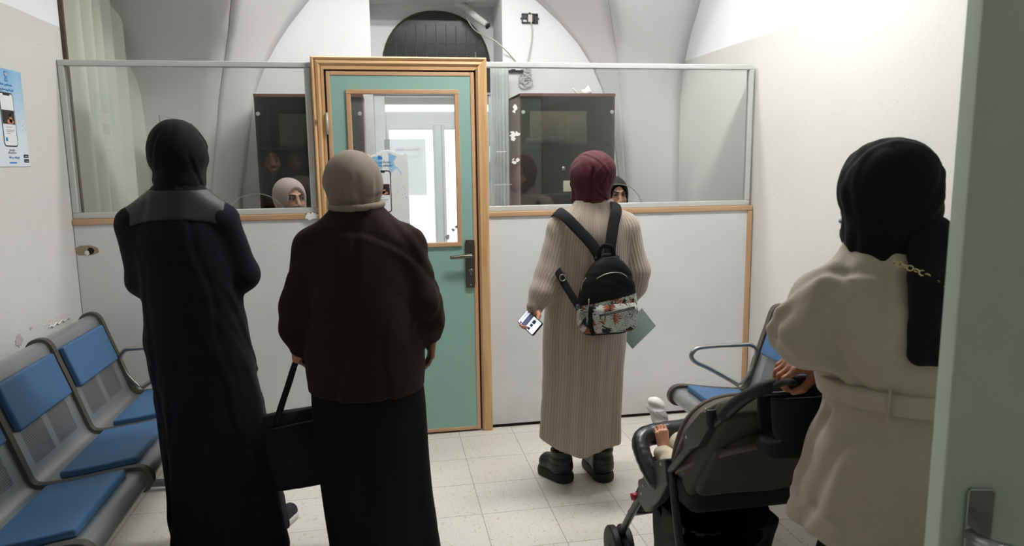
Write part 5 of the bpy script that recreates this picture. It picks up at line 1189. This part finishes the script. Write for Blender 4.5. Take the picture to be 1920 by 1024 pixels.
for p, rr in (((.748, 2.985, 1.005), .014), ((.802, 2.932, .885), .010), ((1.046, 2.925, .925), .010)):
    MB().torus((p[0]-.925, p[1]-2.975, p[2]-.93), rr, .0022, (.2, -1, .2), 16, 6).build('buckle', zm, bp, smooth=True)

# ------------------------------------------------------------------ phone, booklet, handbag
ph0 = Vector((.603, 2.985, .812)); Wd = Vector((.66, 0, .75)).normalized(); Hd = Vector((.385*.67, -.923, -.385*.74)); Hd = (Hd-Wd*Hd.dot(Wd)).normalized(); Nd = Wd.cross(Hd)
if Nd.dot(Vector((0, 0, CAM_H))-ph0) < 0: Nd = -Nd
Mp = Matrix(((Wd.x, Hd.x, Nd.x, ph0.x), (Wd.y, Hd.y, Nd.y, ph0.y), (Wd.z, Hd.z, Nd.z, ph0.z), (0, 0, 0, 1)))
pn = tag(empty('smartphone'), 'black smartphone with a lit white screen held low by the woman in the ribbed dress', 'phone')
fn = lambda u, v, w: Mp @ Vector((u, v, w))
MB().prism(rrect(-.035, -.070, .035, .070, .009), fn, -.004, .004).build('case', M_BLACK, pn, bevel=.0015)
def scr(name, col, st):
    k = NB(name, .3); k.b.inputs['Base Color'].default_value = (*col, 1); k.b.inputs['Emission Color'].default_value = (*col, 1); k.b.inputs['Emission Strength'].default_value = st; return k.M
SW = scr('lit_screen', srgb(214, 222, 245), .75); SD = scr('lit_screen_slate', srgb(70, 78, 98), .35)
MB().prism(rrect(-.031, -.066, .031, .066, .005), fn, .004, .0044).build('screen', SW, pn)
def bars_(nm, rects, m, w):
    b_ = MB()
    for x0, y0, x1, y1 in rects: b_.prism([(x0, y0), (x1, y0), (x1, y1), (x0, y1)], fn, w-.0002, w)
    return b_.build(nm, m, pn)
bars_('screen_banner', [(-.031, -.035, .031, -.002)], SD, .0048)
bars_('screen_text', [(-.027, -.053, .027, -.0505), (-.024, -.025, .020, -.022), (-.024, -.016, .014, -.013)], scr('lit_text', srgb(120, 130, 170), .3), .0052)
bars_('screen_icons', [(.006, .012, .022, .034), (-.010, .014, .002, .032), (-.027, .014, -.016, .030)], scr('lit_icon', srgb(40, 44, 60), .2), .0048)
bk = tag(empty('booklet'), 'grey-green paper booklet hanging from the right hand beside the backpack', 'booklet')
c0, c1, c2 = Vector((1.190, 3.215, .802)), Vector((1.256, 3.20, .715)), Vector((1.137, 3.19, .612)); c3 = c0+(c2-c1); nn = (c1-c0).cross(c2-c1).normalized()
e1 = (c1-c0); e2 = (c2-c1); Mbk = lambda u, v, w: c0+e1*u+e2*v+nn*w
MB().prism([(0, 0), (1, 0), (1, 1), (0, 1)], Mbk, 0, -.002).build('pages', mat('page_edges', srgb(150, 168, 160), .8), bk)
MB().prism([(0, 0), (1, 0), (1, 1), (0, 1)], Mbk, .0, .0012).build('cover', mat('grey_green_card', srgb(118, 146, 136), .7, var=(40, .06)), bk)
dots = MB(); r_ = random.Random(3); 
for i in range(9):
    for j_ in range(11): u, v = .12+i*.085, .12+j_*.06; dots.prism([(u, v), (u+.05*r_.uniform(.4, 1), v), (u+.045, v+.008), (u, v+.008)], Mbk, .0010, .0015)
dots.build('printed_lines', mat('dark_green_ink', srgb(96, 124, 112), .7), bk)['kind'] = 'stuff'
st = MB(); st.torus(Mbk(.72, .89, .0015), .009, .0012, nn, 20, 6); st.lathe([(.007, 0), (.007, .0008)], Mbk(.72, .89, .001), nn, 16); st.build('round_stamp', mat('stamp_green', srgb(44, 98, 62), .6), bk)
hb = tag(empty('handbag', (-.31, 2.74, 0)), 'large black tote bag hanging from the left hand of the brown cardigan woman', 'handbag')
BAGM = mat('black_bag_leather', srgb(11, 11, 12), .6, spec=.25, bump=(80, .3, .003))
F = Field((-.52, 2.62, .24), (-.10, 2.86, .64), .006); F.loft([(.288, -.325, 2.745, .135, .055), (.31, -.325, 2.745, .150, .062), (.45, -.33, 2.74, .160, .055), (.56, -.335, 2.735, .165, .030), (.585, -.335, 2.735, .160, .014)], ex=5.0, sm=.012)
F.warp(lambda X, Y, Z: .10*0+.004*np.sin(16*X+9*Z)); V, Q = F.mesh(); V[:, 2] += .16*(V[:, 0]+.33); raw_mesh('bag_body', V-np.array(hb.location), Q, BAGM, parent=hb)
off = Vector(hb.location)
for yy in (2.70, 2.775):
    MB().tube([Vector(p)-off for p in ((-.425, yy, .50), (-.415, yy, .57), (-.375, yy-.01, .68), (-.335, 2.668+(yy-2.70)*.2, .785), (-.315, 2.662+(yy-2.70)*.3, .800), (-.292, 2.668+(yy-2.70)*.2, .785), (-.255, yy-.01, .68), (-.235, yy, .57), (-.232, yy, .52))], .0115, 10, smooth=5, flat=.4, up=(0, -1, 0)).build('handle', BAGM, hb, smooth=True)
MB().tube([Vector(p)-off for p in ((-.46, 2.688, .525), (-.33, 2.686, .545), (-.20, 2.688, .565))], .003, 6, smooth=3).build('zip', M_BLACK, hb, smooth=True)

# ------------------------------------------------------------------ pushchair
PO = Vector((1.025, 1.9, 0)); pc = tag(empty('pushchair', tuple(PO)), 'dark taupe pushchair with black frame pushed by the woman in the cream coat', 'pushchair')
TAUPE = mat('taupe_canopy_cloth', srgb(92, 84, 74), .85, bump=(200, .4, .002), sheen=.1); TAUPED = mat('dark_taupe_cloth', srgb(70, 66, 60), .88, bump=(200, .4, .002)); FRM = mat('graphite_tube', srgb(52, 53, 56), .35, .5); FABK = mat('black_mesh_cloth', srgb(24, 24, 25), .85, bump=(150, .4, .002)); FOAM = mat('black_foam_grip', srgb(26, 26, 28), .7)
def P_(*pts): return [Vector(p)-PO for p in pts]
for sx in (.80, 1.25):
    b = MB(); b.tube(P_((sx+(.05 if sx < 1 else -.02), 1.50, .955), (sx+(.02 if sx < 1 else 0), 1.56, .890), (sx, 1.718, .748), (sx, 1.93, .553), (sx, 2.095, .455)), .0125, 12, smooth=4); b.tube(P_((sx, 2.06, .475), (sx, 2.20, .315), (sx, 2.335, .150)), .0135, 12, smooth=3)
    b.tube(P_((sx, 1.885, .585), (sx, 1.822, .403), (sx, 1.70, .10)), .012, 12, smooth=3); b.tube(P_((sx, 2.33, .14), (sx, 2.0, .115), (sx, 1.71, .11)), .009, 10, smooth=3)
    b.build('side_frame', FRM, pc, smooth=True)
    j_ = MB(); j_.prism([(1.63, .865), (1.67, .845), (1.78, .745), (1.76, .70), (1.68, .745), (1.62, .82)], lambda u, v, w: Vector((w, u, v))-PO, sx-.018, sx+.018); j_.build('grip_joint', mat('dark_grey_plastic', srgb(46, 47, 50), .45), pc, bevel=.006); j_ = MB(); j_.prism([(1.90, .62), (1.98, .58), (2.05, .50), (2.13, .45), (2.12, .38), (2.06, .37), (1.95, .46), (1.88, .55)], lambda u, v, w: Vector((w, u, v))-PO, sx-.017, sx+.017)
    j_ = j_.build('hinge_housing', mat('dark_grey_plastic', srgb(46, 47, 50), .45), pc, bevel=.006)
    so_ = sx-.018 if sx < 1 else sx+.018
    for (y, z) in ((1.64, .86), (1.75, .745), (1.93, .59), (2.06, .49), (2.075, .455), (2.09, .42)): MB().lathe([(.0055, -.003), (.0055, .0), (.003, .002)], Vector((so_, y, z))-PO, (-1 if sx < 1 else 1, 0, 0), 12).build('rivet', M_CHROME, j_)
tubes('red_button', mat('red_plastic', srgb(150, 26, 34), .35), pc, [(P_((.80, 2.165, .375), (.775, 2.168, .372)), .012)])
MB().tube(P_((.812, 1.60, .855), (.825, 1.555, .905), (.85, 1.505, .950), (.89, 1.490, .968), (1.035, 1.487, .970), (1.18, 1.490, .968), (1.215, 1.505, .950), (1.24, 1.555, .905)), .0165, 14, smooth=6).build('handle', FOAM, pc, smooth=True)
def wheel(c, r, w=.030):
    b = MB(); b.lathe([(r-.024, -w/2), (r-.006, -w/2), (r, -w/3), (r, w/3), (r-.006, w/2), (r-.024, w/2)], Vector(c)-PO, (1, 0, 0), 32); t_ = b.build('wheel', mat('black_rubber', (0, 0, 0)), pc, bevel=.002)
    h = MB(); h.lathe([(.014, -w/2-.004), (.014, w/2+.004)], Vector(c)-PO, (1, 0, 0), 16); h.torus(Vector(c)-PO, r-.028, .006, (1, 0, 0))
    for k_ in range(6): a = k_*PI/3; h.tube([Vector(c)-PO, Vector(c)-PO+Vector((0, math.cos(a), math.sin(a)))*(r-.026)], .006, 6)
    h.build('hub', mat('dark_grey_plastic', (0, 0, 0)), t_, smooth=True)
for sx in (.80, 1.25):
    wheel((sx-.022, 2.36, .082), .080); wheel((sx+.022, 2.36, .082), .080); wheel((sx-.022, 1.70, .092), .090); wheel((sx+.022, 1.70, .092), .090)
    MB().tube(P_((sx, 2.33, .155), (sx, 2.36, .12), (sx, 2.36, .082)), .016, 10, smooth=3).build('fork', FRM, pc, smooth=True)
    MB().cyl(*P_((sx-.03, 2.36, .082), (sx+.03, 2.36, .082)), .006).cyl(*P_((sx-.03, 1.70, .092), (sx+.03, 1.70, .092)), .006).build('axle', FRM, pc, smooth=True)
tubes('cross_bar', FRM, pc, [(P_((.80, 1.70, .10), (1.25, 1.70, .10)), .010)]); tubes('cross_bar', FRM, pc, [(P_((.80, 2.22, .29), (.84, 2.30, .245), (1.025, 2.33, .235), (1.21, 2.30, .245), (1.25, 2.22, .29)), .013)], smooth=4)
# bumper bar
F = Field((.72, 1.95, .44), (1.33, 2.20, .66), .005)
bp_ = catmull([(.792, 1.99, .505), (.775, 2.05, .560), (.785, 2.105, .592), (.84, 2.135, .602), (1.025, 2.15, .604), (1.21, 2.135, .602), (1.265, 2.105, .592), (1.275, 2.05, .560), (1.258, 1.99, .505)], 3)
for a, c in zip(bp_[:-1], bp_[1:]): F.rc(a, c, .026+.010*max(0, (a[1]-2.08)/.07), .026+.010*max(0, (c[1]-2.08)/.07), .006); F.rc(a+Vector((0, .0, .0)), c, .016, .016, .0); 
cloth('bumper_bar', F, mat('glossy_black_cover', srgb(34, 35, 38), .28), pc)
# seat: reclined back, base, leg rest
def slab(F, a, c, hw, t, k=.012):
    a, c = np.array(a, float), np.array(c, float); d = c-a; L_ = np.linalg.norm(d); d /= L_; n_ = np.cross((1., 0, 0), d)
    def fn(X, Y, Z):
        px, py, pz = X-a[0], Y-a[1], Z-a[2]; s_ = py*d[1]+pz*d[2]; q_ = py*n_[1]+pz*n_[2]
        dx = np.abs(px)-(hw-.03); ds = np.abs(s_-L_/2)-(L_/2-.03); o_ = np.sqrt(np.maximum(dx, 0)**2+np.maximum(ds, 0)**2)+np.minimum(np.maximum(dx, ds), 0)-.03
        w0 = np.maximum(o_+t*.5, 0); w1 = np.maximum(np.abs(q_)-t*.5, 0); return np.maximum(np.sqrt(w0**2+w1**2)-t*.5, np.abs(q_)-t)
    lo = np.minimum(a, c)-(hw, t*1.5, t*1.5); hi = np.maximum(a, c)+(hw, t*1.5, t*1.5); return F.put(fn, lo, hi, k)
F = Field((.76, 1.48, .44), (1.29, 1.92, .95), .007); slab(F, (1.025, 1.83, .55), (1.025, 1.60, .88), .218, .030); F.warp(folds(.003, 40, (.7, .2, .5), .7)); cloth('seat_back', F, TAUPED, pc)
F = Field((.76, 1.44, .50), (1.29, 1.86, .80), .007); slab(F, (1.025, 1.775, .565), (1.025, 1.655, .755), .205, .016); F.warp(folds(.004, 30, (.8, .2, .6), .1)); cloth('rear_pocket', F, TAUPED, pc)
F = Field((.78, 1.7, .15), (1.27, 2.38, .62), .008); slab(F, (1.025, 1.80, .52), (1.025, 2.12, .50), .20, .035); slab(F, (1.025, 2.10, .50), (1.025, 2.28, .28), .205, .030); F.rc((.835, 1.82, .56), (.835, 2.08, .52), .03, .025, .03).rc((1.215, 1.82, .56), (1.215, 2.08, .52), .03, .025, .03); cloth('seat_base', F, FABK, pc)
F = Field((.80, 1.72, .08), (1.25, 2.25, .46), .008); F.loft([(.15, .98, 2.02, .125, .14), (.20, .98, 2.02, .14, .16), (.36, .985, 2.01, .155, .18), (.42, .985, 2.0, .16, .19)], ex=5, sm=.01); F.loft([(.18, .98, 2.02, .115, .13), (.45, .985, 2.0, .150, .18)], ex=5, sm=.01, sub=True); F.warp(folds(.003, 45, (.6, .6, .3), .1)); cloth('basket', F, FABK, pc)
# canopy: three ribs fanned from the side hinges, cloth ballooning between
def rib_pts(phi, R_, n=24):
    a = math.radians(phi); dy, dz = math.cos(a), math.sin(a); out = []
    for i in range(n+1):
        t = i/n; th = PI*t; x = -math.copysign(abs(math.cos(th))**.55, math.cos(th)); rr = math.sin(th)**.62 if 0 < t < 1 else 0
        out.append(Vector((1.032+.222*x, 1.91+R_*rr*dy, .565+R_*rr*dz)))
    return out
phis = [(104, .262), (118, .312), (133, .352), (147, .395)]; V = []; nseg = 24; rows_ = []
for i in range(len(phis)-1):
    for s_ in range(5):
        t = s_/5; ph = phis[i][0]*(1-t)+phis[i+1][0]*t; R0 = phis[i][1]*(1-t)+phis[i+1][1]*t; rows_.append(rib_pts(ph, R0*(1-.035*math.sin(PI*t))))
rows_.append(rib_pts(*phis[-1])); V = [p-PO for r0 in rows_ for p in r0]; nr = nseg+1
Fs = np.array([(j*nr+i, j*nr+i+1, (j+1)*nr+i+1, (j+1)*nr+i) for j in range(len(rows_)-1) for i in range(nseg)])
cn = raw_mesh('canopy', [tuple(v) for v in V], Fs, TAUPE, parent=pc); so_ = cn.modifiers.new('s', 'SOLIDIFY'); so_.thickness = .006; so_.offset = 0; ss = cn.modifiers.new('ss', 'SUBSURF'); ss.levels = 1; ss.render_levels = 1
for ph, R0 in phis: MB().tube([p-PO for p in rib_pts(ph, R0*1.0)], .009, 8).build('canopy_rib', TAUPE, cn, smooth=True)
F = Field((.82, 1.42, .74), (1.26, 1.66, .96), .005); F.loft([(.77, 1.04, 1.545, .15, .045), (.84, 1.04, 1.54, .165, .055), (.935, 1.04, 1.535, .172, .060)], ex=4, sm=.01); F.loft([(.82, 1.04, 1.54, .135, .038), (.99, 1.04, 1.535, .150, .044)], ex=4, sub=True, sm=.01); og = cloth('organiser', F, FABK, pc)
for x in (.905, 1.17): MB().torus(Vector((x, 1.535, .938))-PO, .038, .005, (0, .1, 1)).build('cup_ring', mat('dark_grey_plastic', (0, 0, 0)), og, smooth=True)
for x in (.88, 1.20): tubes('organiser_strap', FABK, pc, [(P_((x, 1.53, .93), (x, 1.45, .985), (x, 1.40, 1.0)), .008)], n=8, smooth=3)

# ---- the child in the pushchair
ck = []
v, q, c = head_mesh(np.array(srgb(214, 158, 132)), .004); ck.append((xf(v, (1.0, 1.80, .765), rotm(0, .2, 0), .70), q, c))
F = Field((.78, 1.70, .36), (1.18, 2.32, .78), .008); cs = np.array(srgb(206, 150, 124))
F.rc((1.0, 1.80, .69), (1.0, 1.90, .60), .055, .07, .04).chain([(.95, 1.92, .57), (.92, 2.08, .575), (.905, 2.20, .575)], [.045, .035, .025], .03).chain([(1.05, 1.92, .57), (1.07, 2.10, .56), (1.075, 2.22, .42)], [.045, .035, .025], .03).chain([(.93, 1.81, .69), (.862, 1.94, .555), (.838, 2.045, .562)], [.032, .025, .018], .03).chain([(1.07, 1.81, .69), (1.10, 1.92, .62), (1.10, 2.05, .60)], [.032, .025, .018], .03)
V, Q = F.mesh(); ck.append((V, Q, np.tile(cs, (len(V), 1))))
v, q, c = hand_mesh(cs, .95, -1, .0024, thumb=.9); ck.append((xf(v, (.838, 2.052, .590), frame((.0, .30, 1), (0, -1, .30)), .56), q, c))
v, q, c = hand_mesh(cs, .5, 1, .004, thumb=.6); ck.append((xf(v, (1.10, 2.06, .605), frame((0, 1, .1), (0, -.1, 1)), .5), q, c))
kid = tag(empty('person', (1.0, 1.9, 0)), 'small child in cream sleeves sitting in the pushchair with one hand on the bumper', 'person'); V, Q, C = join(ck); raw_mesh('body', V-np.array(kid.location), Q, M_SKIN, parent=kid, cols=C)
CRM = mat('cream_cotton', srgb(202, 190, 166), .85)
F = Field((.78, 1.70, .48), (1.20, 2.12, .80), .006); F.rc((1.0, 1.79, .70), (1.0, 1.91, .60), .068, .082, .04).chain([(.935, 1.80, .69), (.862, 1.94, .555), (.838, 2.045, .572)], [.045, .036, .029], .03).chain([(1.07, 1.80, .69), (1.10, 1.92, .62), (1.10, 2.04, .60)], [.045, .036, .028], .03); F.warp(folds(.003, 90, (.4, .5, .7), .2)); cloth('jumper', F, CRM, kid)
F = Field((.86, 1.84, .38), (1.14, 2.26, .70), .006); F.chain([(.955, 1.90, .565), (.92, 2.08, .572), (.908, 2.17, .575)], [.050, .040, .032], .03).chain([(1.045, 1.90, .565), (1.07, 2.10, .56), (1.075, 2.19, .46)], [.050, .040, .032], .03); cloth('trousers', F, CRM, kid)
for (a, c_) in (((.905, 2.205, .578), (.892, 2.262, .655)), ((1.075, 2.225, .415), (1.08, 2.295, .375))):
    F = Field(np.minimum(a, c_)-.05, np.maximum(a, c_)+.05, .003); F.rc(a, c_, .024, .030, .01); F.warp(lambda X, Y, Z: .002*np.sin(190*Z+60*X)); s_ = cloth('bootie', F, attr_mat('knitted_bootie', .85) if 'knitted_bootie' not in MATS else MATS['knitted_bootie'], kid, cols=lambda V: np.where((((V[:, 0]-a[0])+.02*np.sin(V[:, 2]*90)) > -.006)[:, None] & (V[:, 2] < .645)[:, None] & (V[:, 2] > .585)[:, None], np.array(srgb(168, 162, 166)), np.array(srgb(228, 226, 222))))

for o_ in (pc, kid): o_.location = Vector(o_.location)+Vector((.012, .035, 0))
